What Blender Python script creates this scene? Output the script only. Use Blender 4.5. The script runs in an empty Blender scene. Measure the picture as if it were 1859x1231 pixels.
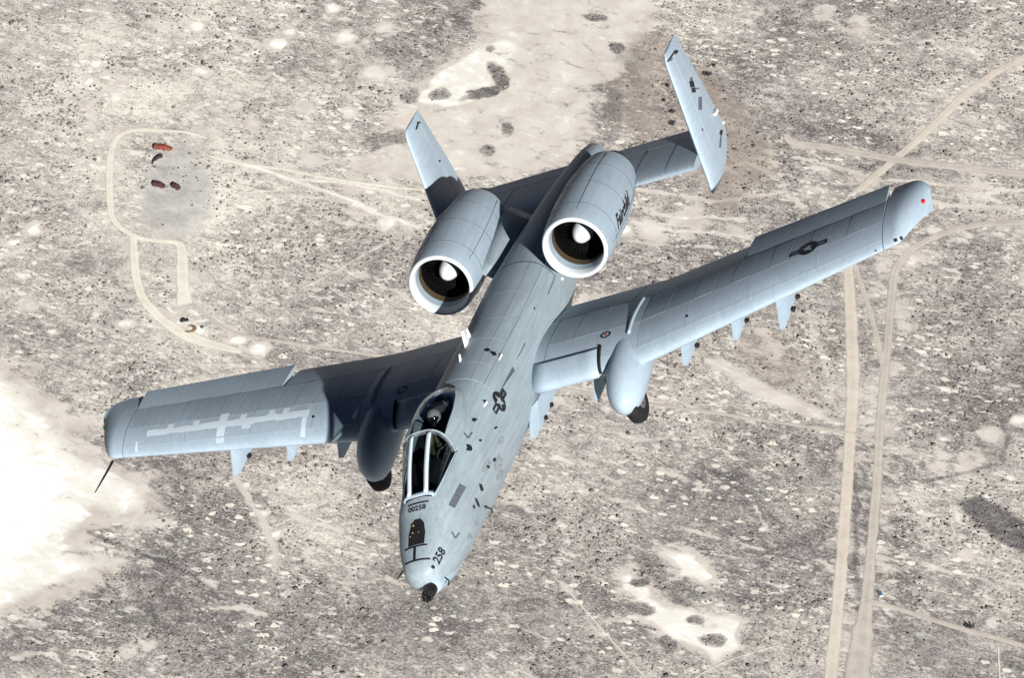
import bpy, bmesh, math, random
import numpy as np
from mathutils import Vector, Matrix
from mathutils.bvhtree import BVHTree

random.seed(7)
rng = np.random.default_rng(11)
scene = bpy.context.scene
COL = scene.collection
PI = math.pi

# ------------------------------------------------------------------ camera, sky, sun, exposure
PW, PH = 1859.0, 1231.0                       # size of the photograph
FPX = 8303.1                                  # focal length in photo pixels
DEPR, ROLL = math.radians(40), math.radians(-3)
GROUND_DIST = 2500.0                          # slant distance from the lens to the desert

def rot_xyz(a, b, c):
    Rx = Matrix(((1, 0, 0), (0, math.cos(a), -math.sin(a)), (0, math.sin(a), math.cos(a))))
    Ry = Matrix(((math.cos(b), 0, math.sin(b)), (0, 1, 0), (-math.sin(b), 0, math.cos(b))))
    Rz = Matrix(((math.cos(c), -math.sin(c), 0), (math.sin(c), math.cos(c), 0), (0, 0, 1)))
    return Rz @ Ry @ Rx
# attitude of the jet relative to the chase camera (x right, y down, z forward)
JET_CAM = rot_xyz(-1.17232743, 0.37549003, -0.26793199) @ Matrix(((0, 1, 0), (1, 0, 0), (0, 0, -1)))
JET_T = Vector((-0.21808214, 0.3715409, 86.06074166))
fwd = Vector((0, math.cos(DEPR), -math.sin(DEPR)))
r0 = Vector((1, 0, 0)); u0 = Vector((0, math.sin(DEPR), math.cos(DEPR)))
right = math.cos(ROLL) * r0 + math.sin(ROLL) * u0
up = -math.sin(ROLL) * r0 + math.cos(ROLL) * u0
CW = Matrix((right, -up, fwd)).transposed()   # camera coords -> world
JET_ROT = CW @ JET_CAM                        # jet coords -> world (jet sits at the world origin)
CAM_POS = -(CW @ JET_T)
CAM_LOCAL = -(JET_CAM.transposed() @ JET_T)   # camera seen from the jet
GROUND_Z = CAM_POS.z - GROUND_DIST * math.sin(DEPR)

cam_d = bpy.data.cameras.new("camera")
cam = bpy.data.objects.new("camera", cam_d); COL.objects.link(cam)
cam_d.sensor_width = 36.0; cam_d.sensor_fit = 'HORIZONTAL'
cam_d.lens = 36.0 * FPX / PW
cam_d.clip_start = 1.0; cam_d.clip_end = 100000.0
cam.matrix_world = Matrix.LocRotScale(CAM_POS, Matrix((right, up, -fwd)).transposed().to_quaternion(), None)
scene.camera = cam

SUN_JET = Vector((0.82, 0.57, 0.138)).normalized()      # towards the sun, in the jet's own axes
SUN = (JET_ROT @ SUN_JET).normalized()
sun_el = math.asin(SUN.z); sun_az = math.atan2(SUN.x, SUN.y)
world = bpy.data.worlds.new("World"); scene.world = world
world.use_nodes = True
wn = world.node_tree
scene.cycles.volume_bounces = 3
sky = wn.nodes.new("ShaderNodeTexSky"); sky.sky_type = 'NISHITA'; sky.sun_disc = False
sky.sun_elevation = sun_el; sky.sun_rotation = sun_az
sky.altitude = 3000.0; sky.air_density = 0.09; sky.dust_density = 0.0; sky.ozone_density = 2.0
bg = wn.nodes["Background"]; bg.inputs["Strength"].default_value = 0.05
wn.links.new(sky.outputs[0], bg.inputs[0])
sun_d = bpy.data.lights.new("sun", 'SUN'); sun_d.energy = 5.0; sun_d.angle = math.radians(0.5); sun_d.color = (1.0, 0.975, 0.935)
sun = bpy.data.objects.new("sun", sun_d); COL.objects.link(sun)
sun.rotation_euler = SUN.to_track_quat('Z', 'Y').to_euler()
scene.view_settings.view_transform = 'Standard'; scene.view_settings.look = 'None'
scene.view_settings.exposure = 0.62; scene.view_settings.gamma = 1.0
scene.view_settings.use_curve_mapping = False

# ------------------------------------------------------------------ materials
def new_mat(name):
    m = bpy.data.materials.new(name); m.use_nodes = True
    nt = m.node_tree; return m, nt, nt.nodes["Principled BSDF"]
def node(nt, typ, **kw):
    n = nt.nodes.new(typ)
    for k, v in kw.items():
        if k in n.inputs.keys(): n.inputs[k].default_value = v
        else: setattr(n, k, v)
    return n
def ramp(nt, fac, stops):
    r = nt.nodes.new("ShaderNodeValToRGB"); e = r.color_ramp.elements
    while len(e) < len(stops): e.new(0.5)
    for el, (p, c) in zip(e, stops):
        el.position = p; el.color = (c, c, c, 1) if not hasattr(c, '__len__') else (*c, 1)
    nt.links.new(fac, r.inputs[0]); return r.outputs[0]
def math_n(nt, op, a, b=0.0, c=None):
    n = nt.nodes.new("ShaderNodeMath"); n.operation = op
    for i, v in enumerate((a, b) if c is None else (a, b, c)):
        if hasattr(v, 'is_linked'): nt.links.new(v, n.inputs[i])
        else: n.inputs[i].default_value = v
    return n.outputs[0]
def mix_c(nt, fac, a, b, mode='MIX'):
    n = nt.nodes.new("ShaderNodeMix"); n.data_type = 'RGBA'; n.blend_type = mode
    for i, v in ((0, fac), (6, a), (7, b)):
        if hasattr(v, 'is_linked'): nt.links.new(v, n.inputs[i])
        else: n.inputs[i].default_value = v if i == 0 else (*v, 1)
    return n.outputs[2]
def noise(nt, vec, scale, detail=3, rough=0.55, dist=0.0):
    n = node(nt, "ShaderNodeTexNoise", Scale=scale, Detail=detail, Roughness=rough, Distortion=dist)
    if vec is not None: nt.links.new(vec, n.inputs["Vector"])
    return n.outputs["Fac"]
def mapping(nt, vec, scale=(1, 1, 1), rot=(0, 0, 0)):
    if any(rot):                               # turn first, then stretch
        n = nt.nodes.new("ShaderNodeMapping"); n.inputs["Rotation"].default_value = rot
        nt.links.new(vec, n.inputs["Vector"]); vec = n.outputs[0]
    n = nt.nodes.new("ShaderNodeMapping"); n.inputs["Scale"].default_value = scale
    nt.links.new(vec, n.inputs["Vector"]); return n.outputs[0]

def paint(name, col, rough=0.44, dirt=0.35, spec=0.24, seed=0.0):
    """weathered aircraft paint: mottling, air-stream streaks and a little fine grime"""
    m, nt, b = new_mat(name)
    tc = nt.nodes.new("ShaderNodeTexCoord").outputs["Object"]
    off = node(nt, "ShaderNodeVectorMath", operation='ADD'); nt.links.new(tc, off.inputs[0]); off.inputs[1].default_value = (seed, seed * .7, seed * .3)
    v = off.outputs[0]
    big = ramp(nt, noise(nt, v, 1.3, 4), [(0.3, 0.0), (0.7, 1.0)])
    streak = ramp(nt, noise(nt, mapping(nt, v, (0.5, 9, 9)), 1.6, 4, 0.6), [(0.42, 0.0), (0.75, 1.0)])
    fine = ramp(nt, noise(nt, v, 22, 4, 0.7), [(0.35, 0.0), (0.65, 1.0)])
    vo = node(nt, "ShaderNodeTexVoronoi", Scale=1.15, Randomness=0.75); vo.distance = 'CHEBYCHEV'; nt.links.new(mapping(nt, v, (0.8, 1.3, 1.0)), vo.inputs["Vector"])
    sp_ = nt.nodes.new("ShaderNodeSeparateColor"); nt.links.new(vo.outputs["Color"], sp_.inputs[0])
    cellv = sp_.outputs[0]
    dk = tuple(c * 0.66 for c in col); lt = tuple(min(1, c * 1.14) for c in col)
    c1 = mix_c(nt, math_n(nt, 'MULTIPLY', big, 0.75), col, lt)
    c1 = mix_c(nt, math_n(nt, 'MULTIPLY', cellv, 0.42), c1, tuple(c * 0.80 for c in col))
    c2 = mix_c(nt, math_n(nt, 'MULTIPLY', streak, dirt), c1, dk)
    c3 = mix_c(nt, math_n(nt, 'MULTIPLY', fine, dirt * 0.45), c2, tuple(c * 0.75 for c in col))
    nt.links.new(c3, b.inputs["Base Color"])
    rr = math_n(nt, 'MULTIPLY_ADD', fine, 0.12, rough - 0.05); nt.links.new(rr, b.inputs["Roughness"])
    b.inputs["Specular IOR Level"].default_value = spec
    bp = node(nt, "ShaderNodeBump", Strength=0.12, Distance=0.01); nt.links.new(noise(nt, v, 3.0, 2), bp.inputs["Height"])
    nt.links.new(bp.outputs[0], b.inputs["Normal"])
    return m
def flat(name, col, rough=0.6, metal=0.0, var=0.25, scale=8.0, spec=0.4):
    m, nt, b = new_mat(name)
    tc = nt.nodes.new("ShaderNodeTexCoord").outputs["Object"]
    n = ramp(nt, noise(nt, tc, scale, 4, 0.6), [(0.3, 0.0), (0.7, 1.0)])
    nt.links.new(mix_c(nt, n, tuple(c * (1 - var) for c in col), tuple(min(1, c * (1 + var)) for c in col)), b.inputs["Base Color"])
    b.inputs["Roughness"].default_value = rough; b.inputs["Metallic"].default_value = metal
    b.inputs["Specular IOR Level"].default_value = spec
    return m

M = {}
M['grey'] = paint('grey_paint', (0.36, 0.45, 0.53))
M['spine'] = paint('fuselage_paint', (0.315, 0.388, 0.435), dirt=0.8, seed=3.1)
M['panel'] = paint('panel_paint', (0.335, 0.42, 0.495), dirt=0.4, seed=5.7)
M['pale'] = paint('pale_touch_up_paint', (0.60, 0.70, 0.78), dirt=0.12, seed=9.0)
M['stain'] = flat('flank_stain', (0.235, 0.28, 0.31), 0.6, var=0.35, scale=14)
M['seam'] = flat('seam_sealant', (0.085, 0.105, 0.13), 0.7)
M['marking'] = flat('marking_black', (0.012, 0.012, 0.016), 0.6, var=0.5, scale=30)
M['soft_marking'] = flat('marking_faded', (0.11, 0.12, 0.15), 0.6, var=0.4, scale=25)
M['black'] = flat('black_rubber', (0.015, 0.015, 0.016), 0.75, spec=0.2)
M['dark'] = flat('dark_interior', (0.012, 0.013, 0.015), 0.8, spec=0.2)
M['cockpit'] = flat('cockpit_grey', (0.06, 0.065, 0.07), 0.7)
M['gunmetal'] = flat('gunmetal', (0.03, 0.03, 0.033), 0.5, metal=0.6)
M['lip'] = paint('intake_lip_paint', (0.62, 0.66, 0.69), rough=0.34, dirt=0.1, seed=2.0)
M['duct'] = flat('intake_duct_metal', (0.085, 0.062, 0.036), 0.55, metal=0.0, var=0.15)
M['fan'] = flat('fan_shade_black', (0.005, 0.005, 0.005), 0.9, spec=0.02)  # near-black, so the shade deep in the intake is in the colour
M['spinner'] = flat('spinner_white', (0.62, 0.66, 0.68), 0.35, var=0.06)
M['exhaust'] = flat('burnt_metal', (0.13, 0.11, 0.09), 0.45, metal=0.8)
M['steel'] = flat('bare_steel', (0.35, 0.36, 0.37), 0.35, metal=0.8)
M['red_lens'] = flat('red_lens', (0.6, 0.02, 0.015), 0.2, var=0.1)
M['green_lens'] = flat('green_lens', (0.02, 0.25, 0.08), 0.2, var=0.1)
M['white'] = flat('white_paint', (0.78, 0.80, 0.80), 0.4, var=0.06)
M['suit'] = flat('flight_suit', (0.065, 0.075, 0.04), 0.85)
M['skin'] = flat('skin', (0.42, 0.26, 0.19), 0.55, var=0.1)
M['helmet'] = flat('helmet_grey', (0.42, 0.43, 0.42), 0.3, var=0.08)
M['visor'] = flat('visor', (0.01, 0.01, 0.012), 0.08, var=0.1, spec=0.6)
M['strap'] = flat('harness_olive', (0.16, 0.14, 0.07), 0.8)
M['bronze'] = flat('receptacle_bronze', (0.20, 0.14, 0.08), 0.35, metal=0.8)

def glass_mat():
    m = bpy.data.materials.new('canopy_glass'); m.use_nodes = True
    nt = m.node_tree; nt.nodes.clear()
    out = nt.nodes.new("ShaderNodeOutputMaterial")
    tr = node(nt, "ShaderNodeBsdfTransparent"); tr.inputs[0].default_value = (0.52, 0.56, 0.56, 1)
    gl = node(nt, "ShaderNodeBsdfGlossy", Roughness=0.04); gl.inputs[0].default_value = (0.9, 0.95, 1, 1)
    lw = node(nt, "ShaderNodeLayerWeight", Blend=0.5)
    fr = math_n(nt, 'MULTIPLY_ADD', math_n(nt, 'POWER', lw.outputs["Facing"], 4.0), 0.7, 0.05)
    mx = nt.nodes.new("ShaderNodeMixShader")
    nt.links.new(fr, mx.inputs[0]); nt.links.new(tr.outputs[0], mx.inputs[1]); nt.links.new(gl.outputs[0], mx.inputs[2])
    nt.links.new(mx.outputs[0], out.inputs[0]); return m
M['glass'] = glass_mat()

# ------------------------------------------------------------------ mesh helpers
REG = {}                                       # part meshes in jet coordinates, for laying decals on them
def link(name, me, parent=None):
    o = bpy.data.objects.new(name, me); COL.objects.link(o)
    if parent: o.parent = parent
    return o
def obj(name, verts, faces, mat, parent=None, smooth=True, fix=True, reg=None, mats=None):
    me = bpy.data.meshes.new(name)
    me.from_pydata([tuple(v) for v in verts], [], faces)
    ms = mat if isinstance(mat, (list, tuple)) else [mat]
    for m in ms: me.materials.append(m)
    if mats is not None: me.polygons.foreach_set('material_index', mats)
    if fix:
        bm = bmesh.new(); bm.from_mesh(me); bmesh.ops.recalc_face_normals(bm, faces=bm.faces); bm.to_mesh(me); bm.free()
    if smooth: me.polygons.foreach_set('use_smooth', [True] * len(me.polygons))
    me.update()
    if reg: REG.setdefault(reg, []).append(([Vector(v) for v in verts], faces))
    return link(name, me, parent)
def hard(o, ang=35):
    """smooth shading but with true edges kept sharp"""
    me = o.data; bm = bmesh.new(); bm.from_mesh(me)
    for e in bm.edges:
        if len(e.link_faces) == 2 and e.calc_face_angle(0) > math.radians(ang): e.smooth = False
    bm.to_mesh(me); bm.free(); return o
def tag(o, label=None, cat=None, group=None, kind=None):
    if label: o['label'] = label
    if cat: o['category'] = cat
    if group: o['group'] = group
    if kind: o['kind'] = kind
    return o
def loft(rings, closed=True, cap0=True, cap1=True):
    n = len(rings[0]); V = [v for r in rings for v in r]; F = []
    for i in range(len(rings) - 1):
        for j in range(n if closed else n - 1):
            k = (j + 1) % n
            F.append((i * n + j, i * n + k, (i + 1) * n + k, (i + 1) * n + j))
    if cap0: F.append(tuple(range(n)))
    if cap1: F.append(tuple((len(rings) - 1) * n + j for j in range(n)))
    return V, F
def lathe(profile, origin, axis=Vector((-1, 0, 0)), n=48, upv=Vector((0, 0, 1))):
    axis = axis.normalized(); a = upv - axis * upv.dot(axis); a.normalize(); b = axis.cross(a)
    return [[origin + axis * d + (a * math.cos(2 * PI * k / n) + b * math.sin(2 * PI * k / n)) * r for k in range(n)] for d, r in profile]
def tube(pts, rad, n=8):
    pts = [Vector(p) for p in pts]; rings = []
    rad = rad if hasattr(rad, '__len__') else [rad] * len(pts)
    for i, p in enumerate(pts):
        d = (pts[min(i + 1, len(pts) - 1)] - pts[max(i - 1, 0)]).normalized()
        a = d.orthogonal().normalized() if i == 0 else (a - d * a.dot(d)).normalized()
        b = d.cross(a)
        rings.append([p + (a * math.cos(2 * PI * k / n) + b * math.sin(2 * PI * k / n)) * rad[i] for k in range(n)])
    return loft(rings)
def box(c, s):
    c = Vector(c); x, y, z = s[0] / 2, s[1] / 2, s[2] / 2
    V = [c + Vector((a * x, b * y, d * z)) for a in (-1, 1) for b in (-1, 1) for d in (-1, 1)]
    return V, [(0, 1, 3, 2), (4, 6, 7, 5), (0, 4, 5, 1), (2, 3, 7, 6), (0, 2, 6, 4), (1, 5, 7, 3)]
def join(*parts):
    V, F = [], []
    for v, f in parts:
        o = len(V); V += list(v); F += [tuple(i + o for i in q) for q in f]
    return V, F
def interp(x, xs, ys):
    """smooth (pchip-like) interpolation along decreasing/increasing stations"""
    xs = np.asarray(xs, float); ys = np.asarray(ys, float)
    if xs[0] > xs[-1]: xs, ys = xs[::-1], ys[::-1]
    h = np.diff(xs); d = np.diff(ys) / h; m = np.zeros(len(xs)); m[0], m[-1] = d[0], d[-1]
    for i in range(1, len(xs) - 1):
        m[i] = 0 if d[i - 1] * d[i] <= 0 else 2 * d[i - 1] * d[i] / (d[i - 1] + d[i])
    i = int(np.clip(np.searchsorted(xs, x) - 1, 0, len(h) - 1)); t = min(max((x - xs[i]) / h[i], 0), 1)
    return float(ys[i] * (1 + 2 * t) * (1 - t) ** 2 + h[i] * m[i] * t * (1 - t) ** 2 + ys[i + 1] * t * t * (3 - 2 * t) + h[i] * m[i + 1] * t * t * (t - 1))
def patch(fn, u0, u1, v0, v1, nu, nv, off=0.004, skirt=0.006):
    """a thin plate lying on surface fn(u, v), proud of it by off"""
    ref = []
    for i in range(nu + 1):
        for j in range(nv + 1):
            u = u0 + (u1 - u0) * i / nu; v = v0 + (v1 - v0) * j / nv; e = 1e-3
            p = fn(u, v); n = (fn(u + e, v) - fn(u - e, v)).cross(fn(u, v + e) - fn(u, v - e)).normalized()
            ref.append((p, n))
    return ref, nu, nv, off, skirt
def plate(fn, out, u0, u1, v0, v1, nu, nv, off=0.004, skirt=0.006):
    ref, nu, nv, off, skirt = patch(fn, u0, u1, v0, v1, nu, nv, off, skirt)
    V = []
    for p, n in ref:
        if n.dot(out(p)) < 0: n = -n
        V.append(p + n * off)
    F = [(i * (nv + 1) + j, (i + 1) * (nv + 1) + j, (i + 1) * (nv + 1) + j + 1, i * (nv + 1) + j + 1) for i in range(nu) for j in range(nv)]
    loop = [i * (nv + 1) for i in range(nu)] + [nu * (nv + 1) + j for j in range(nv)] + [i * (nv + 1) + nv for i in range(nu, 0, -1)] + [j for j in range(nv, 0, -1)]
    base = len(V)
    for k in loop:
        p, n = ref[k]
        if n.dot(out(p)) < 0: n = -n
        V.append(p + n * (off - skirt))
    for a in range(len(loop)):
        b = (a + 1) % len(loop)
        F.append((loop[a], loop[b], base + b, base + a))
    return V, F

X0 = 7.5                                        # station offset: jet origin lies at station 7.5 m
def P(x, y, z): return Vector((x + X0, y, z))

# ------------------------------------------------------------------ the jet
jet = bpy.data.objects.new("attack_jet", None); COL.objects.link(jet)
jet.matrix_world = JET_ROT.to_4x4()
jet.empty_display_size = 3
tag(jet, 'grey twin-engine attack jet with straight wings and twin tail fins flying over the desert', 'aircraft')

# fuselage stations: x, top, bottom, half width, height of the widest point
FS = np.array([
 (-0.22, -0.57, -0.61, 0.02, -.59), (-0.235, -0.50, -0.68, 0.11, -.59), (-0.29, -0.41, -0.78, 0.21, -.59), (-0.39, -0.32, -0.88, 0.30, -.58), (-0.60, -0.20, -0.95, 0.375, -.54),
 (-0.90, -0.045, -1.04, 0.465, -.48), (-1.25, 0.13, -1.10, 0.535, -.42), (-1.62, 0.34, -1.14, 0.585, -.36),
 (-2.2, 0.50, -1.17, 0.63, -.30), (-3.0, 0.64, -1.18, 0.665, -.24), (-4.0, 0.79, -1.18, 0.70, -.18), (-5.0, 0.86, -1.18, 0.725, -.14),
 (-6.5, 0.83, -1.14, 0.75, -.14), (-8.0, 0.80, -1.06, 0.77, -.12), (-9.5, 0.80, -0.94, 0.76, -.08), (-10.6, 0.80, -0.82, 0.67, -.02),
 (-12.0, 0.75, -0.62, 0.56, 0.05), (-13.5, 0.66, -0.44, 0.47, 0.1), (-15.0, 0.52, -0.26, 0.37, 0.12), (-16.0, 0.40, -0.12, 0.27, 0.13), (-16.35, 0.32, -0.04, 0.19, 0.13), (-16.5, 0.22, 0.05, 0.09, 0.13), (-16.54, 0.14, 0.12, 0.01, 0.13)])
def fus(x, phi):
    """point on the fuselage skin: phi 0 = spine, +pi/2 = port side, pi = keel"""
    zt, zb, hw, zw = (interp(x, FS[:, 0], FS[:, i]) for i in (1, 2, 3, 4))
    n = 2.35; s, c = math.sin(phi), math.cos(phi)
    y = hw * math.copysign(abs(s) ** (2 / n), s)
    z = zw + ((zt - zw) if c > 0 else (zw - zb)) * math.copysign(abs(c) ** (2 / n), c)
    return P(x, y, z)
def fus_phi_at_y(x, y):
    hw = interp(x, FS[:, 0], FS[:, 3]); return math.asin(min(1, (y / hw)) ** (2.35 / 2))
CK0, CKB, CK1 = -1.62, -2.86, -4.80             # windscreen foot, canopy bow, rear of canopy
def sill_y(x): return interp(x, (-1.62, -1.9, -2.3, -3.02, -3.6, -4.1, -4.5, -4.72, -4.80), (0.29, 0.36, 0.42, 0.48, 0.49, 0.44, 0.33, 0.19, 0.07))
def sill_phi(x):
    if x > CK0: return fus_phi_at_y(CK0, sill_y(CK0))
    if x < CK1: return fus_phi_at_y(CK1, sill_y(CK1)) * max(0.0, 1) + 0.25 * min(1, (CK1 - x) / 2)
    return fus_phi_at_y(x, sill_y(x))
xs = sorted(set([round(v, 3) for v in list(np.linspace(-0.22, -0.6, 16)) + list(np.linspace(-0.6, -1.62, 14)) + list(np.linspace(-1.62, -2.86, 20)) + list(np.linspace(-2.86, -4.80, 29)) + list(np.linspace(-4.8, -16.0, 70)) + list(np.linspace(-16.0, -16.54, 12))]), reverse=True)
NA, NB = 10, 26
def ring_phis(x):
    sp = sill_phi(x)
    half = [sp * i / NA for i in range(NA)] + [sp + (PI - sp) * j / NB for j in range(NB + 1)]
    return half + [-p for p in half[-2:0:-1]]
rings = [[fus(x, p) for p in ring_phis(x)] for x in xs]
V, F = loft(rings)
n = len(rings[0])
def keep(f):
    if len(f) != 4: return True
    i = min(f) // n; cols = sorted(k % n for k in f)
    top = all(c <= NA or c >= n - NA for c in cols)
    mid = (xs[i] + xs[i + 1]) / 2
    return not (top and CK1 < mid < CK0)
F = [f for f in F if keep(f)]
fmat = []
for f in F:
    c = sum((V[k] for k in f), Vector()) / len(f)
    x = c.x - X0; seam = False
    if len(f) == 4 and -10.0 < x < -5.05:
        ph = math.atan2(c.y, c.z + .14)
        seam = abs(c.y) < 0.70 and c.z > 0.12
    fmat.append(1 if seam else 0)
fuselage = obj('fuselage', V, F, [M['spine'], M['seam']], jet, fix=False, reg='fus', mats=fmat)
bm = bmesh.new(); bm.from_mesh(fuselage.data); bmesh.ops.recalc_face_normals(bm, faces=bm.faces); bm.to_mesh(fuselage.data); bm.free()

def fus_out(p): return Vector((0, p.y, p.z + 0.15))
def plates(parent, fn, out, us, vs, gap_u, gap_v, nu, nv, mat, name='panel', off=0.004, jig=None):
    for a in range(len(us) - 1):
        for b in range(len(vs) - 1):
            v0, v1 = vs[b], vs[b + 1]; u0, u1 = us[a], us[a + 1]
            pv, pf = plate(fn, out, u0 + gap_u, u1 - gap_u, v0 + gap_v, v1 - gap_v, nu, nv, off + (0.002 if jig and (a + b) % 2 else 0), off + 0.003)
            hard(obj(name, pv, pf, mat[(a * 3 + b) % len(mat)] if isinstance(mat, list) else mat, parent, fix=True, reg='panels'), 40)
# spine and shoulder skin panels behind the cockpit
phi_rows = [-1.16, -0.76, -0.40, 0.40, 0.76, 1.16]
sx = [-5.08, -5.75, -6.75, -7.6, -8.7, -9.95]
plates(fuselage, lambda u, v: fus(u, v), fus_out, list(reversed(sx)), phi_rows, 0.006, 0.006, 8, 6, [M['spine'], M['spine'], M['panel']])

# --- cockpit: opening, tub, glazing
def can_top(x): return interp(x, (-1.62, -2.25, -2.86, -3.4, -3.85, -4.3, -4.65, -4.80), (0.38, 0.75, 1.01, 1.14, 1.16, 1.08, 0.94, 0.85))
def can(x, a):
    """canopy skin: a = 0 port sill ... pi starboard sill"""
    ys = sill_y(x); zs = fus(x, sill_phi(x)).z; zt = max(can_top(x), zs + 0.012)
    e = 2 / interp(x, (-1.62, -2.6, -3.4, -4.8), (3.2, 2.9, 2.3, 2.0))
    c, s = math.cos(a), math.sin(a)
    return P(x, ys * math.copysign(abs(c) ** e, c), zs + (zt - zs) * abs(s) ** e)
def can_out(p): return Vector((0, p.y, p.z - 0.2))
def a_at_y(x, y):
    ys = sill_y(x); e = 2 / interp(x, (-1.62, -2.6, -3.4, -4.8), (3.2, 2.9, 2.3, 2.0))
    return math.acos(max(-1, min(1, math.copysign((abs(y) / ys) ** (1 / e), y))))
def can_edge(x): return a_at_y(x, sill_y(x) * interp(x, (-2.86, -4.0, -4.79), (.86, .82, .6)))
def can_glass(x, t): a = can_edge(x); return can(x, a + (PI - 2 * a) * t)
canopy = obj('canopy', *plate(can_glass, can_out, -2.90, -4.72, 0, 1, 22, 24, 0.0, 0.008), M['glass'], jet)
for s in (1, -1):
    def fr(x, t, s=s): a = .01 + (can_edge(x) + .03 - .01) * t; return can(x, a if s > 0 else PI - a)
    hard(obj('canopy_frame', *plate(fr, can_out, -2.88, -4.79, 0, 1, 22, 4, 0.012, 0.03), M['spine'], canopy), 40)
hard(obj('canopy_frame', *plate(can, can_out, -4.66, -4.79, 0.02, PI - .02, 4, 14, 0.012, 0.03), M['spine'], canopy), 40)
WX0, WX1 = -1.66, -2.82
windscreen = None
def ws(u, t, y0, y1):
    pass
def ws_fn(edge0, edge1):
    def f(u, t):
        a0, a1 = edge0(u), edge1(u)
        return can(u, a0 + (a1 - a0) * t)
    return f
yp = lambda x: interp(x, (-1.62, -3.02), (0.125, 0.14))      # half width of the flat front pane
yo = lambda x: interp(x, (-1.62, -3.02), (0.205, 0.218))      # outer edge of its posts
centre = ws_fn(lambda x: a_at_y(x, yp(x)), lambda x: PI - a_at_y(x, yp(x)))
windscreen = obj('windscreen', *plate(centre, can_out, WX0 - .03, WX1, 0, 1, 14, 6, 0.0, 0.008), M['glass'], jet)
for s in (1, -1):
    if s > 0: side = ws_fn(lambda x: 0.05, lambda x: max(0.06, a_at_y(x, yo(x))))
    else: side = ws_fn(lambda x: PI - max(0.06, a_at_y(x, yo(x))), lambda x: PI - 0.05)
    obj('side_pane', *plate(side, can_out, WX0 - .03, WX1, 0, 1, 14, 6, 0.0, 0.008), M['glass'], windscreen)
    if s > 0: post = ws_fn(lambda x: a_at_y(x, yo(x)), lambda x: a_at_y(x, yp(x)))
    else: post = ws_fn(lambda x: PI - a_at_y(x, yp(x)), lambda x: PI - a_at_y(x, yo(x)))
    obj('windscreen_post', *plate(post, can_out, WX0 + .02, WX1 - .02, 0, 1, 14, 2, 0.012, 0.03), M['pale'], windscreen)
    # bottom rail of the side pane
    rail = [can(x, 0.02 if s > 0 else PI - 0.02) + Vector((0, s * 0.012, 0.008)) for x in np.linspace(-1.64, -2.88, 14)]
    obj('sill_rail', *tube(rail, 0.015, 8), M['grey'], windscreen)
    rail = [can(x, 0.02 if s > 0 else PI - 0.02) + Vector((0, s * 0.008, 0.006)) for x in np.linspace(-2.88, -4.80, 18)]
    obj('sill_rail', *tube(rail, 0.016, 8), M['spine'], canopy)
obj('windscreen_foot', *plate(can, can_out, -1.61, -1.67, 0.02, PI - 0.02, 2, 14, 0.010, 0.03), M['grey'], windscreen)
bow = [can(CKB, a) for a in np.linspace(0, PI, 34)]
obj('canopy_bow', *tube([p + Vector((0.0, 0, 0.004)) for p in bow], 0.021, 8), M['stain'], canopy)
# tub
tub = []
for x in np.linspace(CK0 - .02, CK1 + .04, 16):
    ys = max(0.05, sill_y(x) - 0.015); zs = fus(x, sill_phi(x)).z - 0.01
    dz = interp(x, (-1.6, -1.9, -2.3, -4.2, -4.6, -4.8), (0.08, 0.35, 0.75, 0.9, 0.4, 0.1))
    tub.append([P(x, ys, zs), P(x, ys * .97, zs - dz * .6), P(x, ys * .8, zs - dz), P(x, -ys * .8, zs - dz), P(x, -ys * .97, zs - dz * .6), P(x, -ys, zs)])
obj('cockpit_tub', *loft(tub, closed=False, cap0=False, cap1=False), M['dark'], jet, fix=False, smooth=False)
hv, hf = loft([[P(-2.0, .30, .30), P(-2.0, .16, .40), P(-2.0, -.16, .40), P(-2.0, -.30, .30)], [P(-2.55, .40, .40), P(-2.55, .24, .58), P(-2.55, -.24, .58), P(-2.55, -.40, .40)], [P(-2.6, .40, .0), P(-2.6, .24, .2), P(-2.6, -.24, .2), P(-2.6, -.40, 0)]], closed=False, cap0=False, cap1=False)
panel_o = obj('instrument_panel', hv, hf, M['dark'], jet, smooth=False, fix=False)
hud = obj('head_up_display', *box(P(-2.42, 0, .60), (.10, .14, .06)), M['cockpit'], panel_o, smooth=False)
# ejection seat
seat = obj('ejection_seat', *box(P(-3.62, 0, .02), (.62, .46, .18)), M['cockpit'], jet, smooth=False)
obj('seat_back', *box(P(-3.93, 0, .42), (.14, .44, .80)), M['cockpit'], seat, smooth=False)
for y_ in (.17, -.17): obj('seat_rail', *box(P(-4.03, y_, .62), (.09, .07, .62)), M['steel'], seat, smooth=False)
obj('headrest', *box(P(-3.95, 0, .88), (.16, .32, .18)), M['cockpit'], seat, smooth=False)
for y_ in (.15, -.15): obj('canopy_breaker', *tube([P(-3.98, y_, .85), P(-4.0, y_, 1.0)], .02, 6), M['steel'], seat)
obj('canopy_actuator', *tube([P(-4.15, .1, .55), P(-4.5, .02, .86)], .03, 6), M['steel'], jet)

# --- gun in the nose
gun = obj('gun_shroud', *loft(lathe([(0, .108), (.12, .112), (.14, .122), (.40, .125)], P(-.04, .12, -.80), n=24)), M['gunmetal'], jet)
hard(gun)
for k in range(7):
    a = 2 * PI * k / 7
    c = P(.05, .12 + .068 * math.cos(a), -.80 + .068 * math.sin(a))
    obj('gun_barrel', *loft(lathe([(0, .018), (0, .030), (.3, .032)], c, n=10), cap0=False), M['black'], gun)
fair = [[P(x, .12 + w * math.sin(t), z + h * math.cos(t)) for t in np.linspace(0, 2 * PI, 25)[:-1]] for x, w, h, z in ((-.27, .14, .13, -.81), (-.45, .17, .16, -.82), (-.8, .22, .2, -.87), (-1.5, .22, .2, -.97), (-2.4, .1, .1, -1.1))]
obj('gun_fairing', *loft(fair), M['grey'], jet)

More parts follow.
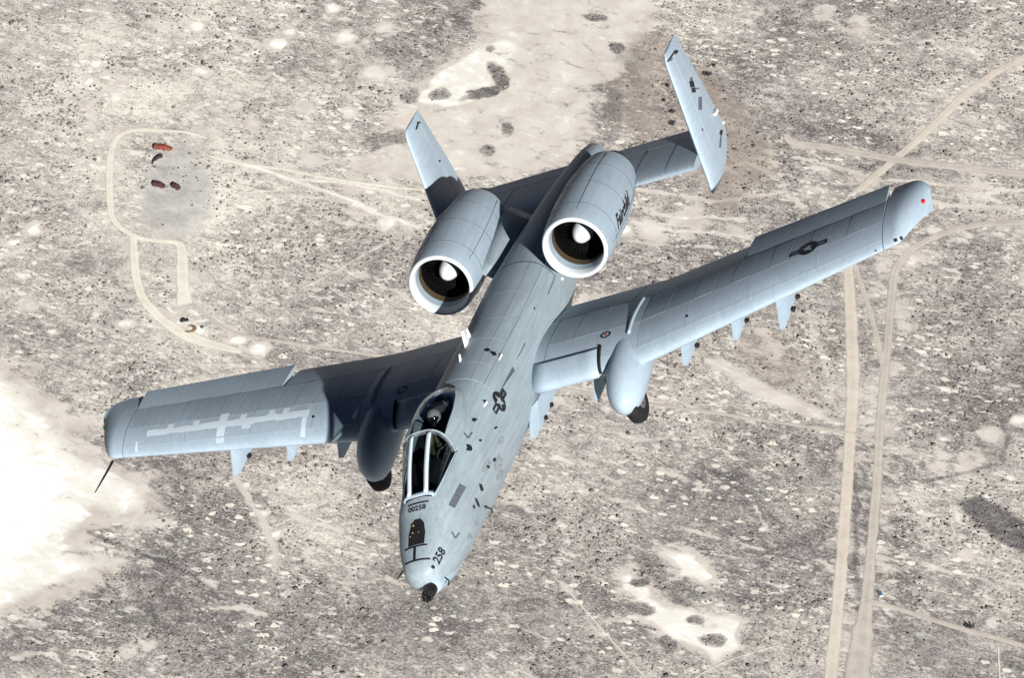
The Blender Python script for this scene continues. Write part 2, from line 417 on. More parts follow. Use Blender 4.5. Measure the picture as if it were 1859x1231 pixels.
# --- wings
def le_x(y): return -6.55 - max(0, y - 2.9) * 0.112
def te_x(y): return -9.81 + max(0, y - 2.9) * 0.146
def le_z(y): return -0.43 + max(0, y - 2.9) * 0.136
def te_z(y): return -0.31 + max(0, y - 2.9) * 0.172
def thick(y): return 0.165 - 0.004 * y
def airfoil(c, t, upper):
    c = min(max(c, 0), 1)
    yt = 5 * t * (0.2969 * math.sqrt(c) - 0.126 * c - 0.3516 * c ** 2 + 0.2843 * c ** 3 - 0.1036 * c ** 4)
    m, p = 0.038, 0.4
    yc = m / p ** 2 * (2 * p * c - c * c) if c < p else m / (1 - p) ** 2 * (1 - 2 * p + 2 * p * c - c * c)
    return yc + (yt if upper else -yt)
def wing_pt(s, y, c, upper=True):
    ch = le_x(y) - te_x(y)
    return P(le_x(y) - c * ch, s * y, le_z(y) + (te_z(y) - le_z(y)) * c + ch * airfoil(c, thick(y), upper))
HC = 0.655                                       # chord station of the flap and aileron hinge
cs = [HC * (1 - math.cos(PI / 2 * i / 16)) for i in range(17)]
cs = [HC * (1 - math.cos(PI * i / 40)) for i in range(21)]
def flap_surf(s, y0, y1, defl, name, parent, mat, nst=8, c0=HC + .008):
    rings = []
    h0, h1 = wing_pt(s, y0, c0, True), wing_pt(s, y1, c0, True)
    for y in np.linspace(y0, y1, nst):
        cc = [c0 + (1 - c0) * k / 8 for k in range(9)]
        ring = [wing_pt(s, y, c, True) for c in reversed(cc)] + [wing_pt(s, y, c, False) for c in cc[:-1]]
        rings.append(ring)
    V, F = loft(rings)
    R = Matrix.Rotation(defl * s, 4, (h1 - h0).normalized())
    V = [h0 + R @ (v - h0) for v in V]
    return hard(obj(name, V, F, mat, parent, reg='wing'))
wings = {}
for s in (1, -1):
    ys = [0.45, 0.75, 0.97, 1.5, 1.95, 2.4, 2.9, 3.4, 4.0, 4.9, 5.6, 6.3, 7.0, 7.5, 7.93]
    rings = [[wing_pt(s, y, c, True) for c in reversed(cs)] + [wing_pt(s, y, c, False) for c in cs[1:]] for y in ys]
    V, F = loft(rings)
    mi = []
    for f in F:
        cu = [k % len(rings[0]) for k in f]
        up_mid = len(f) == 4 and max(cu) <= 20 - 6 and max(cu) - min(cu) < 5
        yy = abs(sum((V[k].y for k in f)) / len(f))
        mi.append(1 if up_mid and yy > 1.0 else 0)
    w = hard(obj('wing', V, F, [M['grey'], M['seam']], jet, reg='wing', mats=mi), 50)
    tag(w, 'port wing, fully sunlit, with a red light at its tip' if s > 0 else 'starboard wing with shadowed inner half and pale touched-up strips')
    wings[s] = w
    flap_surf(s, 0.80, 2.44, 0.0, 'flap', w, M['panel'])
    flap_surf(s, 2.45, 4.86, 0.0, 'flap', w, M['panel'])
    flap_surf(s, 4.92, 7.90, 0.14, 'aileron', w, M['panel'])
    # tip: full chord, curling down at the end
    rings = []
    for q in np.linspace(0, 1, 14):
        y = 7.95 + 0.79 * q
        lx = le_x(y) - 1.05 * max(0, (q - .33) / .67) ** 1.3; tx = te_x(y) + 0.36 * max(0, (q - .25) / .75) ** 2.2
        ch = lx - tx; t = 0.13 * math.sqrt(max(0, 1 - q ** 5.0)) + .004; drop = 0.16 * q ** 5
        def tp(c, upper): return P(lx - c * ch, s * y, le_z(y) + (te_z(y) - le_z(y)) * c - drop + ch * airfoil(c, t, upper) + ch * .035 * (1 - t / .13) + .035 * (le_x(y) - te_x(y) - ch))
        cc = [0.5 * (1 - math.cos(PI * i / 24)) for i in range(25)]
        rings.append([tp(c, True) for c in reversed(cc)] + [tp(c, False) for c in cc[1:-1]])
    tip = hard(obj('wingtip', *loft(rings), M['grey'], w, reg='wing'), 60)
    # skin panels, two rows, lying on the upper skin
    fn = lambda u, v, s=s: wing_pt(s, u, v, True)
    outz = lambda p: Vector((0, 0, 1))
    c_a = cs[6] - .004
    ylines = [0.98, 1.5, 2.05, 2.9, 3.45, 4.0, 4.4, 4.8, 5.2, 5.6, 6.0, 6.4, 6.8, 7.2, 7.6, 7.93]
    plates(w, fn, outz, ylines, [0.30, HC - .001], 0.005, 0.0015, 3, 6, [M['panel'], M['grey'], M['panel']], jig=True)
    plates(w, fn, outz, [0.98, 2.05, 2.9, 3.9, 5.2, 6.6, 7.93], [c_a, 0.30], 0.004, 0.0015, 4, 5, M['grey'])
    # chordwise fairing over the outer panel joint
    strip = [wing_pt(s, 2.70, c, True) + Vector((0, 0, .012)) for c in np.linspace(0.20, 0.655, 16)]
    obj('joint_fairing', *tube(strip, 0.032, 10), M['grey'], w)
    # slat on the inner leading edge, a touch ahead of the wing
    sc = [0.16 * (i / 9) ** 1.5 for i in range(10)]
    rings = [[wing_pt(s, y, c, True) + Vector((.006, 0, .003)) for c in reversed(sc)] + [wing_pt(s, y, c, False) + Vector((.006, 0, -.002)) for c in sc[1:6]] for y in np.linspace(0.74, 2.12, 6)]
    obj('slat', *loft(rings), M['grey'], w, reg='wing')
    rg = [wing_pt(s, 2.14, c, True) + Vector((.01, 0, .012)) for c in sc] 
    obj('slat_gap_shade', *tube(rg, 0.028, 8), M['black'], w)  # black tube painted in for the shaded gap at the slat's end

# pale touched-up strips on the starboard leading edge
def wl(y, c): return wing_pt(-1, y, c, True)
rs = random.Random(3)
pale = [(y, y + .23, .180 - rs.uniform(0, .018), .228 + rs.uniform(0, .02)) for y in [4.0 + .23 * k for k in range(15)]] + [(y, y + .13, .225, .29) for y in (4.45, 4.75, 5.35, 6.35, 6.9)] + [(5.75, 5.92, .03, .33), (4.02, 4.12, .02, .17), (5.2, 5.4, .13, .19), (7.62, 7.66, .02, .12)]
for i, (y0, y1, c0, c1) in enumerate(pale):
    hard(obj('touch_up_strip', *plate(wl, lambda p: Vector((0, 0, 1)), y0, y1, c0, c1, 4, 4, 0.0078, 0.0015), M['pale'], wings[-1]), 30)

# pitot boom at the starboard tip, lights
pit = obj('pitot_boom', *tube([P(-6.95, -8.1, .30), P(-6.6, -8.13, .26), P(-6.2, -8.17, .22), P(-5.95, -8.2, .19)], [.028, .022, .016, .010], 8), M['gunmetal'], jet)
def ball(c, r, sc=(1, 1, 1), n=12):
    rings = lathe([(r * (1 - math.cos(PI * i / 8)) if 0 < i < 8 else (0 if i == 0 else 2 * r), max(1e-3, r * math.sin(PI * i / 8))) for i in range(9)], Vector((r, 0, 0)), n=n)
    V, F = loft(rings); return [Vector(c) + Vector((v.x * sc[0], v.y * sc[1], v.z * sc[2])) for v in V], F

# --- landing gear pods with half-exposed wheels
for s in (1, -1):
    prof = [(-5.64, .02, -.82), (-5.67, .10, -.81), (-5.75, .19, -.79), (-5.90, .28, -.765), (-6.12, .345, -.71), (-6.45, .385, -.64), (-7.0, .40, -.55), (-7.5, .37, -.50), (-8.1, .29, -.51), (-8.8, .19, -.53), (-9.3, .07, -.52), (-9.4, .015, -.51)]
    rings = [[P(x, s * 2.60 + r * math.sin(t) , z + r * 1.14 * math.cos(t)) for t in np.linspace(0, 2 * PI, 33)[:-1]] for x, r, z in prof]
    pod = obj('landing_gear_pod', *loft(rings), M['grey'], jet, reg='pod')
    rr = lathe([(-.13, .20), (-.13, .36), (-.09, .42), (0, .44), (.09, .42), (.13, .36), (.13, .20)], P(-6.20, s * 2.68, -.96), axis=Vector((0, 1, 0)), n=32)
    wh = obj('wheel', *loft(rr), M['black'], pod)
    obj('wheel_hub', *loft(lathe([(-.135, .19), (-.15, .10), (.15, .10), (.135, .19)], P(-6.20, s * 2.68, -.96), axis=Vector((0, 1, 0)), n=20)), M['steel'], wh)

# --- weapon pylons
def pylon(y, tipx, tipz, rootz, L=1.7, w=.075):
    topx = tipx - .55
    prof = [(tipx, tipz), (tipx - .10, tipz - .06), (tipx - L, tipz - .02), (tipx - L - .1, rootz), (topx + .05, rootz)]
    secs = []
    for k, (f, ww) in enumerate(((0, .16), (.5, 1.0), (1, 1.0))): pass
    V = []; Fc = []
    ring = []
    outer = [(x, z) for x, z in prof]
    cx = [(x, z, (0.18 if i in (0, 4) else 0.5 if i == 1 else 0.35 if i in (2, 3) else 1)) for i, (x, z) in enumerate(outer)]
    inner = [(tipx - .38, tipz + .06), (tipx - .42, tipz - .03), (tipx - L * .8, tipz + .01), (tipx - L * .8, rootz), (topx - .25, rootz)]
    for sd in (1, -1):
        V += [P(x, y + sd * w * f, z) for x, z, f in cx] + [P(x, y + sd * w, z) for x, z in inner]
    for sd, o in ((1, 0), (-1, 10)):
        for i in range(5):
            j = (i + 1) % 5
            Fc.append((o + i, o + j, o + 5 + j, o + 5 + i))
        Fc.append(tuple(o + 5 + i for i in range(5)))
    for i in range(5):
        j = (i + 1) % 5
        Fc.append((i, j, 10 + j, 10 + i))
    o = hard(obj('pylon', V, Fc, M['grey'], jet), 20)
    for dx in (.75, 1.25):
        for sd in (1, -1): obj('sway_brace', *box(P(tipx - dx, y + sd * .11, tipz + .0), (.09, .08, .06)), M['black'], o, smooth=False)
    return o
for s in (1, -1):
    pylon(s * 5.70, -6.61, -.52, -.02, 2.0)
    pylon(s * 4.66, -6.94, -.64, -.16)
    pylon(s * 3.60, -6.83, -.82, -.30)
    pylon(s * 1.85, -6.42, -.86, -.50)
    pylon(s * 0.66, -5.75, -.97, -.60, 2.3, .1)

# --- engines
nac_axis = Vector((-1, 0, 0.0))
for s in (1, -1):
    O = P(-9.58, s * 1.43, 0.90)
    outer = [(0.0, .60), (.012, .622), (.05, .643), (.14, .662), (.35, .682), (.7, .70), (1.2, .708), (1.7, .70), (2.2, .672), (2.7, .62), (3.1, .56), (3.25, .53), (3.25, .50), (2.8, .48)]
    nac = obj('engine_nacelle', *loft(lathe(outer[2:], O, nac_axis, 64), cap0=False, cap1=False), M['panel'], jet, reg='nac')
    hard(nac, 50)
    tag(nac, 'port engine nacelle with dark script lettering along its side' if s > 0 else 'starboard engine nacelle partly in shadow')
    lip = [(.05, .6435), (.012, .622), (0, .60), (.012, .578), (.05, .558), (.12, .543), (.2, .535)]
    obj('intake_lip', *loft(lathe(lip, O, nac_axis, 64), cap0=False, cap1=False), M['lip'], nac)
    obj('intake_liner', *loft(lathe([(.2, .535), (.40, .530)], O, nac_axis, 64), cap0=False, cap1=False), M['panel'], nac)
    obj('intake_duct', *loft(lathe([(.40, .530), (.5, .53), (.60, .533)], O, nac_axis, 64), cap0=False, cap1=False), M['duct'], nac)
    obj('fan_case', *loft(lathe([(.60, .533), (.8, .545), (1.05, .55)], O, nac_axis, 64), cap0=False, cap1=False), M['fan'], nac)  # black depth band: shade behind the brown duct is painted in
    spn = obj('spinner', *loft(lathe([(.42, .005), (.43, .05), (.47, .10), (.56, .155), (.70, .195), (.86, .215), (.95, .215)], O, nac_axis, 32)), M['spinner'], nac)
    # fan blades, joined: they only show as one dark disc
    fv, ff = [], []
    for k in range(42):
        a = 2 * PI * k / 42
        def bp_(r, d, da): return O + nac_axis * d + Vector((0, math.cos(a + da), math.sin(a + da))) * r
        b0 = len(fv); fv += [bp_(.2, .80, -.10), bp_(.2, .94, .12), bp_(.53, .86, -.07), bp_(.53, .93, .10)]
        ff += [(b0, b0 + 1, b0 + 3, b0 + 2)]
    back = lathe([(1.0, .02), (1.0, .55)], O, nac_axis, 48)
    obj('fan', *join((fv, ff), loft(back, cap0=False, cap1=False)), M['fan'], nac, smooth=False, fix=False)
    core = [(2.6, .40), (3.25, .38), (3.55, .34), (3.75, .31), (3.75, .28), (3.4, .26)]
    obj('core_nozzle', *loft(lathe(core, O, nac_axis, 40), cap0=False, cap1=False), M['exhaust'], nac)
    obj('exhaust_cone', *loft(lathe([(3.3, .24), (3.6, .17), (4.0, .05), (4.05, .01)], O, nac_axis, 24)), M['exhaust'], nac)
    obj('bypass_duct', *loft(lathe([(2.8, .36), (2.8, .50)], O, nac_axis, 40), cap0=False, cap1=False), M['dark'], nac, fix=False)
    rr = []
    for t in (0, .5, 1):
        yy = s * (.35 + .45 * t); zz = .38 + .42 * t
        rr.append([P(-10.05 - 2.9 * q, yy, zz + .17 * (1 if k < 9 else -1) * math.sin(PI * q) ** .6) for k, q in enumerate([i / 8 for i in range(9)] + [i / 8 for i in range(7, 0, -1)])])
    obj('engine_pylon', *loft(rr), M['spine'], jet)
    # seams round the cowl and the cowl latch line
    for d, r in ((.62, .699), (1.55, .706), (2.45, .650)):
        obj('cowl_seam', *loft(lathe([(d - .006, r - .004), (d - .004, r + .0025), (d + .004, r + .0025), (d + .006, r - .004)], O, nac_axis, 64), cap0=False, cap1=False), M['seam'], nac)
    for a in (.35, 1.9, -1.2):
        ln = [O + nac_axis * d + Vector((0, math.sin(a) * s, math.cos(a))) * (r + .0008) for d, r in outer[4:11]]
        obj('cowl_seam', *tube(ln, 0.007, 6), M['seam'], nac)

# --- tail
TPZ = 0.20
def tail_pt(y, c, upper):
    t = .10; yt = 5 * t * (0.2969 * math.sqrt(c) - 0.126 * c - 0.3516 * c ** 2 + 0.2843 * c ** 3 - 0.1036 * c ** 4)
    return P(-13.58 - 2.28 * c, y, TPZ + .04 - .05 * c + 2.0 * yt * (1 if upper else -1))
cc = [0.72 * (1 - math.cos(PI / 2 * i / 10)) for i in range(11)]
rings = [[tail_pt(y, c, True) for c in reversed(cc)] + [tail_pt(y, c, False) for c in cc[1:]] for y in np.linspace(-2.84, 2.84, 9)]
tp = hard(obj('tailplane', *loft(rings), M['panel'], jet, reg='tail'), 50)
for y0, y1 in ((.35, 2.80), (-2.80, -.35)):
    c2 = [.73 + .27 * k / 6 for k in range(7)]
    rings = [[tail_pt(y, c, True) for c in reversed(c2)] + [tail_pt(y, c, False) for c in c2[:-1]] for y in np.linspace(y0, y1, 5)]
    hard(obj('elevator', *loft(rings), M['panel'], tp, reg='tail'), 40)
for y in (-2.2, -1.5, 1.5, 2.2):
    ln = [tail_pt(y, c, True) + Vector((0, 0, .001)) for c in np.linspace(.05, .70, 8)]
    obj('skin_seam', *tube(ln, .006, 6), M['seam'], tp)
def fin_le(z): return -13.93 - max(-.5, min(z, 2.36) + .45) * .155 - (0.5 * max(0, z - 2.28) / .1 if z > 2.28 else 0) * .2
def fin_te(z): return interp(z, (-.48, -.38, -.10, 0.3, 2.40), (-14.7, -15.25, -16.10, -16.06, -15.52))
def fin_pt(s, z, c, outb):
    t = .095; l, tt = fin_le(z), fin_te(z); ch0 = ch = l - tt; c0 = c
    if z < .1: ch = max(ch, 2.15); c = c * ch0 / ch         # the foot is cut from the same section
    yt = 5 * t * (0.2969 * math.sqrt(c) - 0.126 * c - 0.3516 * c ** 2 + 0.2843 * c ** 3 - 0.1036 * c ** 4)
    k = min(1, max(.05, (z + .53) / .07)) * min(1, max(.05, (2.43 - z) / .08))
    return P(l - ch0 * c0, s * (2.87 + (ch * yt * k + .002) * (1 if outb else -1)), z)
for s in (1, -1):
    zz = [-.50, -.47, -.43, -.38, -.3, -.2, -.1, 0, .3, .7, 1.1, 1.5, 1.9, 2.2, 2.32, 2.38, 2.40]
    cf = [0.70 * (1 - math.cos(PI / 2 * i / 10)) for i in range(11)]
    rings = [[fin_pt(s, z, c, True) for c in reversed(cf)] + [fin_pt(s, z, c, False) for c in cf[1:]] for z in zz]
    fin = hard(obj('tail_fin', *loft(rings), M['grey'], jet, reg='fin'), 50)
    tag(fin, 'port tail fin with dark lettering near its top' if s > 0 else 'starboard tail fin with its foot in black shadow')
    cf2 = [.708 + .292 * k / 6 for k in range(7)]
    rings = [[fin_pt(s, z, c, True) for c in reversed(cf2)] + [fin_pt(s, z, c, False) for c in cf2] for z in zz]
    rud = hard(obj('rudder', *loft(rings), M['grey'], fin, reg='fin'), 40)
    obj('trim_hinge', *box(P(-15.75, s * 2.95, .45), (.22, .05, .06)), M['white'], rud, smooth=False)
    obj('tail_light', *ball(P(-16.12, s * 2.87, .05), .035), M['white'], fin)
    ln = [fin_pt(s, z, .32, True) + Vector((0, s * .001, 0)) for z in np.linspace(.0, 2.3, 10)]
    obj('skin_seam', *tube(ln, .004, 6), M['panel'], fin)
obj('tail_cone', *loft(lathe([(0, .215), (.12, .20), (.22, .15), (.27, .07), (.28, .01)], P(-16.22, 0, .145), n=28), cap0=False), M['lip'], jet)

# --- small fittings
JET_BVH = {}
def bvh(*keys):
    k = tuple(sorted(keys))
    if k not in JET_BVH:
        V, F = join(*[m for q in keys for m in REG[q]])
        JET_BVH[k] = BVHTree.FromPolygons(V, F)
    return JET_BVH[k]
ALL = ('fus', 'panels', 'wing', 'nac', 'tail', 'fin', 'pod')
def jet_hit(px, keys=ALL):
    """where the sight line through a photo point meets the jet's skin (jet coordinates)"""
    d = JET_CAM.transposed() @ Vector(((px[0] - PW / 2) / FPX, (px[1] - PH / 2) / FPX, 1.0)); d.normalize()
    loc, nrm, idx, dist = bvh(*keys).ray_cast(CAM_LOCAL, d, 500)
    if loc is None: return None
    if nrm.dot(d) > 0: nrm = -nrm
    return loc, nrm
def mark(poly, mat, parent, keys=ALL, off=0.007, name='marking'):
    """flat painted patch whose outline is laid on the skin"""
    bm = bmesh.new()
    vs = []
    for p in poly:
        vs.append(bm.verts.new((p[0], p[1], 0)))
    bm.faces.new(vs)
    bmesh.ops.triangulate(bm, faces=bm.faces)
    for _ in range(5):
        es = [e for e in bm.edges if e.calc_length() > 3.0]
        if not es: break
        bmesh.ops.subdivide_edges(bm, edges=es, cuts=1)
        bmesh.ops.triangulate(bm, faces=bm.faces)
    V = []; ok = True
    for v in bm.verts:
        h = jet_hit(v.co, keys)
        if h is None: ok = False; break
        V.append(h[0] + h[1] * off)
    bm.verts.index_update()
    F = [tuple(v.index for v in f.verts) for f in bm.faces]; bm.free()
    if ok: return obj(name, V, F, mat, parent, smooth=False, fix=False)
def flatmesh_text(txt, size, shear=0.0, bold=0.0):
    c = bpy.data.curves.new('lettering', 'FONT'); c.body = txt; c.size = size; c.shear = shear; c.offset = bold
    c.align_x = 'CENTER'; c.align_y = 'CENTER'; c.resolution_u = 3
    o = bpy.data.objects.new('lettering', c); COL.objects.link(o)
    bpy.context.view_layer.update()
    me = bpy.data.meshes.new_from_object(o.evaluated_get(bpy.context.evaluated_depsgraph_get()))
    V = [v.co.copy() for v in me.vertices]; F = [tuple(p.vertices) for p in me.polygons]
    bpy.data.objects.remove(o); bpy.data.curves.remove(c); bpy.data.meshes.remove(me)
    return V, F
def lay(flatmesh, centre_px, xdir, mat, parent, keys=ALL, off=0.008, name='marking', seg=0.06):
    """lay a flat drawing on the skin: centre under a photo point, its x axis along xdir (jet axes)"""
    h = jet_hit(centre_px, keys)
    if h is None: return None
    c, n = h; x = (Vector(xdir) - n * Vector(xdir).dot(n)).normalized(); y = n.cross(x)
    bm = bmesh.new(); vs = [bm.verts.new(v) for v in flatmesh[0]]
    for f in flatmesh[1]:
        try: bm.faces.new([vs[i] for i in f])
        except ValueError: pass
    bmesh.ops.triangulate(bm, faces=bm.faces)
    for _ in range(4):
        es = [e for e in bm.edges if e.calc_length() > seg]
        if not es: break
        bmesh.ops.subdivide_edges(bm, edges=es, cuts=1); bmesh.ops.triangulate(bm, faces=bm.faces)
    tree = bvh(*keys); V = []
    for v in bm.verts:
        q = c + x * v.co.x + y * v.co.y
        loc, nn, i, d = tree.ray_cast(q + n * 0.6, -n, 1.4)
        if loc is None: loc, nn, i, d = tree.find_nearest(q)
        if nn.dot(n) < 0: nn = -nn
        V.append(loc + nn * off)
    bm.verts.index_update(); F = [tuple(v.index for v in f.verts) for f in bm.faces]; bm.free()
    return obj(name, V, F, mat, parent, smooth=False, fix=False)
def ring_mesh(r0, r1, n=32):
    V = [Vector((r * math.cos(2 * PI * k / n), r * math.sin(2 * PI * k / n), 0)) for r in (r0, r1) for k in range(n)]
    return V, [(k, (k + 1) % n, n + (k + 1) % n, n + k) for k in range(n)]
def rect(x0, x1, y0, y1): return [Vector((x0, y0, 0)), Vector((x1, y0, 0)), Vector((x1, y1, 0)), Vector((x0, y1, 0))], [(0, 1, 2, 3)]
def insignia(r):
    """dark disc with a star left clear, and outlined bars either side"""
    star = [Vector((r * .80 * math.sin(PI * k / 5) * (1 if k % 2 == 0 else .382), r * .80 * math.cos(PI * k / 5) * (1 if k % 2 == 0 else .382), 0)) for k in range(10)]
    n = 60; V = []; F = []
    for k in range(n):
        a = 2 * PI * k / n; d = Vector((math.sin(a), math.cos(a), 0))
        seg_ = a / (PI / 5); i = int(seg_) % 10; p, q = star[i], star[(i + 1) % 10]
        e = q - p; den = d.x * e.y - d.y * e.x
        t = (p.x * e.y - p.y * e.x) / den if abs(den) > 1e-9 else r
        V += [d * min(t, r * .97), d * r]
    F = [(2 * k, 2 * ((k + 1) % n), 2 * ((k + 1) % n) + 1, 2 * k + 1) for k in range(n)]
    w = r * .22
    parts = [(V, F)]
    for sgn in (1, -1):
        a, b = sorted((sgn * r * .98, sgn * r * 2.0)); h = r * .33
        parts += [rect(a, b, h - w, h), rect(a, b, -h, -h + w), rect(*(sorted((sgn * r * 2.0 - sgn * w, sgn * r * 2.0))), -h + w, h - w)]
    return join(*parts)

h = jet_hit((1676, 365), ('wing',))[0]
obj('nav_light', *ball(h, .05, (1.4, .8, .8)), M['red_lens'], jet)
for px_ in ((984, 466), (1020, 506)):
    q = jet_hit(px_, ('fus', 'panels'))
    if q: obj('formation_light', *ball(q[0], .035), M['white'], jet)
obj('nav_light', *ball(Vector((h.x, -h.y, h.z)), .05, (1.4, .8, .8)), M['green_lens'], jet)
lay(insignia(.20), (1468, 451), (0, 1, 0), M['marking'], wings[1], ('wing', 'panels'))
lay(insignia(.20), (907, 729), (-1, 0, 0), M['marking'], fuselage, ('fus', 'panels'))
lay(flatmesh_text('00258', .14, bold=.004), (757, 924), (0, 1, 0), M['marking'], fuselage, ('fus',))
lay(rect(-.20, .20, -.016, .016), (759, 914), (0, 1, 0), M['marking'], fuselage, ('fus',))
lay(flatmesh_text('258', .215, bold=.006), (798, 1010), (-1, 0.25, 0.25), M['marking'], fuselage, ('fus',))
lay(flatmesh_text('Fairchild', .34, shear=.5, bold=.010), (1131, 384), (-1, 0, 0), M['marking'], jet, ('nac',))
lay(ring_mesh(.07, .105), (1100, 608), (1, 0, 0), M['marking'], wings[1], ('wing', 'panels'))
lay(ring_mesh(.0, .03), (1100, 608), (1, 0, 0), M['red_lens'], wings[1], ('wing', 'panels'))
lay(ring_mesh(.08, .115), (730, 708), (1, 0, 0), M['marking'], wings[-1], ('wing', 'panels'))
# receptacle ahead of the windscreen, and its painted guide marks
rec = lay(([Vector(v) for v in ((-.16, -.27, 0), (.15, -.27, 0), (.16, -.02, 0), (.13, .18, 0), (.06, .28, 0), (-.06, .28, 0), (-.12, .18, 0), (-.16, -.02, 0))], [(0, 1, 2, 3, 4, 5, 6, 7)]), (757, 967), (0, 1, 0), M['dark'], fuselage, ('fus',), name='refuel_receptacle')
for i, (px, r) in enumerate((((750, 955), .035), ((749, 968), .028), ((760, 966), .02), ((745, 975), .02))):
    h = jet_hit(px, ('fus',)); obj('receptacle_fitting', *ball(h[0] + h[1] * .0, r), M['bronze'], rec)
lay(rect(-.22, .22, -.018, .018), (754, 993), (0, 1, 0), M['marking'], fuselage, ('fus',))
lay(rect(-.24, .24, -.018, .018), (756, 1018), (0, 1, 0), M['marking'], fuselage, ('fus',))
lay(rect(-.026, .026, -.14, .14), (753, 1005), (0, 1, 0), M['marking'], fuselage, ('fus',))
lay(ring_mesh(.0, .035), (786, 1030), (0, 1, 0), M['marking'], fuselage, ('fus',))
# vent grille and scuffed, soot-stained flank
def px_rect(cx, cy, w, h, ang):
    a = math.radians(ang); ca, sa = math.cos(a), math.sin(a)
    return [(cx + x * ca - y * sa, cy + x * sa + y * ca) for x, y in ((-w / 2, -h / 2), (w / 2, -h / 2), (w / 2, h / 2), (-w / 2, h / 2))]
def px_blob(cx, cy, rx, ry, ang, n=9, j=.35):
    a = math.radians(ang); out = []
    for k in range(n):
        t = 2 * PI * k / n; q = 1 + random.uniform(-j, j); x, y = rx * q * math.cos(t), ry * q * math.sin(t)
        out.append((cx + x * math.cos(a) - y * math.sin(a), cy + x * math.sin(a) + y * math.cos(a)))
    return out
mark(px_rect(830, 901, 13, 44, 28), M['soft_marking'], fuselage, ('fus',), name='vent_grille')
for k in range(7):
    mark(px_rect(830 + (k - 3) * -2.6, 901 + (k - 3) * 5.2, 9, 1.6, 28), M['seam'], fuselage, ('fus',), .010, name='vent_slat')
for c in [(896, 642, 8, 4, 30), (884, 636, 5, 4, 20), (852, 813, 7, 6, 60), (861, 762, 5, 4, 0), (900, 777, 4, 2, -35), (879, 728, 3, 2, 0), (874, 886, 3, 8, -20), (866, 912, 2, 10, -25), (860, 920, 2, 4, 0),
          (886, 848, 4, 3, 10), (897, 835, 3, 3, 0), (872, 800, 3, 3, 0)]:
    mark(px_blob(*c), M['marking'], fuselage, ('fus', 'panels'))
for c in [(884, 845, 6, 12, 30), (905, 838, 8, 14, 25), (910, 800, 6, 10, 20), (880, 940, 5, 16, 25), (866, 950, 4, 8, 25), (852, 975, 4, 6, 30), (908, 862, 5, 12, 20)]:
    mark(px_blob(*c), M['stain'], fuselage, ('fus', 'panels'), .006, name='stain')
for a, b in (((842, 786), (850, 796)), ((850, 796), (857, 785)), ((820, 966), (826, 978)), ((826, 978), (834, 968))):
    dx, dy = b[0] - a[0], b[1] - a[1]; l = math.hypot(dx, dy)
    mark(px_rect((a[0] + b[0]) / 2, (a[1] + b[1]) / 2, l, 3, math.degrees(math.atan2(dy, dx))), M['soft_marking'], fuselage, ('fus', 'panels'))
# lettering on the fins: too worn to read in the photograph, kept as dark strokes of the same size
for s, marks in ((1, [((1219, 101), 3, 26, 35, 'marking'), ((1228, 94), 4, 8, 35, 'marking'), ((1218, 107), 4, 7, 35, 'soft_marking'), ((1256, 152), 8, 12, -12, 'marking'), ((1259, 163), 7, 9, -10, 'marking'), ((1255, 143), 5, 6, -10, 'soft_marking'), ((1264, 160), 10, 3, 5, 'soft_marking'), ((1271, 187), 6, 24, 0, 'soft_marking'), ((1275, 235), 2, 6, -15, 'soft_marking'), ((1309, 240), 5, 9, 15, 'marking'), ((1308, 256), 3, 24, 5, 'soft_marking')]),
                 (-1, [((757, 229), 3, 12, 18, 'marking'), ((760, 222), 6, 3, 10, 'marking'), ((798, 292), 3, 4, 0, 'marking')])):
    for c, w, h, ang, mt in marks:
        mark(px_rect(*c, w, h, ang), M[mt], jet, ('fin',), .006)
for px, w, h in (((1649, 424), 4, 5), ((1636, 432), 5, 6), ((1247, 574), 5, 4), ((970, 560), 3, 3), ((569, 757), 5, 4), ((1626, 436), 6, 6), ((1590, 455), 3, 3)):
    mark(px_rect(*px, w, h, -15), M['marking'], jet, ('wing', 'panels'))
# antennas and drain masts on the spine and chin
for px, hgt, ln_, mt in (((848, 625), .26, .34, 'white'), ((853, 612), .16, .18, 'white'), ((836, 655), .10, .16, 'white'), ((906, 652), .07, .12, 'white'), ((879, 737), .06, .10, 'white')):
    h = jet_hit(px, ('fus', 'panels')); 
    if h:
        p, nn = h; f = Vector((1, 0, 0)); rr = []
        for t, k in ((-.02, 1), (.6, .8), (1, .45)):
            c = p + nn * hgt * t - f * .08 * t
            rr.append([c + f * ln_ * .5 * k, c + Vector((0, 1, 0)).cross(f).cross(nn) * 0 + nn.cross(f) * .02, c - f * ln_ * .5 * k, c - nn.cross(f) * .02])
        obj('blade_antenna', *loft(rr), M[mt], jet, smooth=False)
for c in ((-.55, .33, -.80), (-.9, -.47, -.6), (-2.6, .66, -.62)):
    obj('probe', *tube([P(*c), P(c[0] + .05, c[1] * 1.2, c[2] - .05), P(c[0] + .2, c[1] * 1.25, c[2] - .06)], .014, 6), M['gunmetal'], jet)

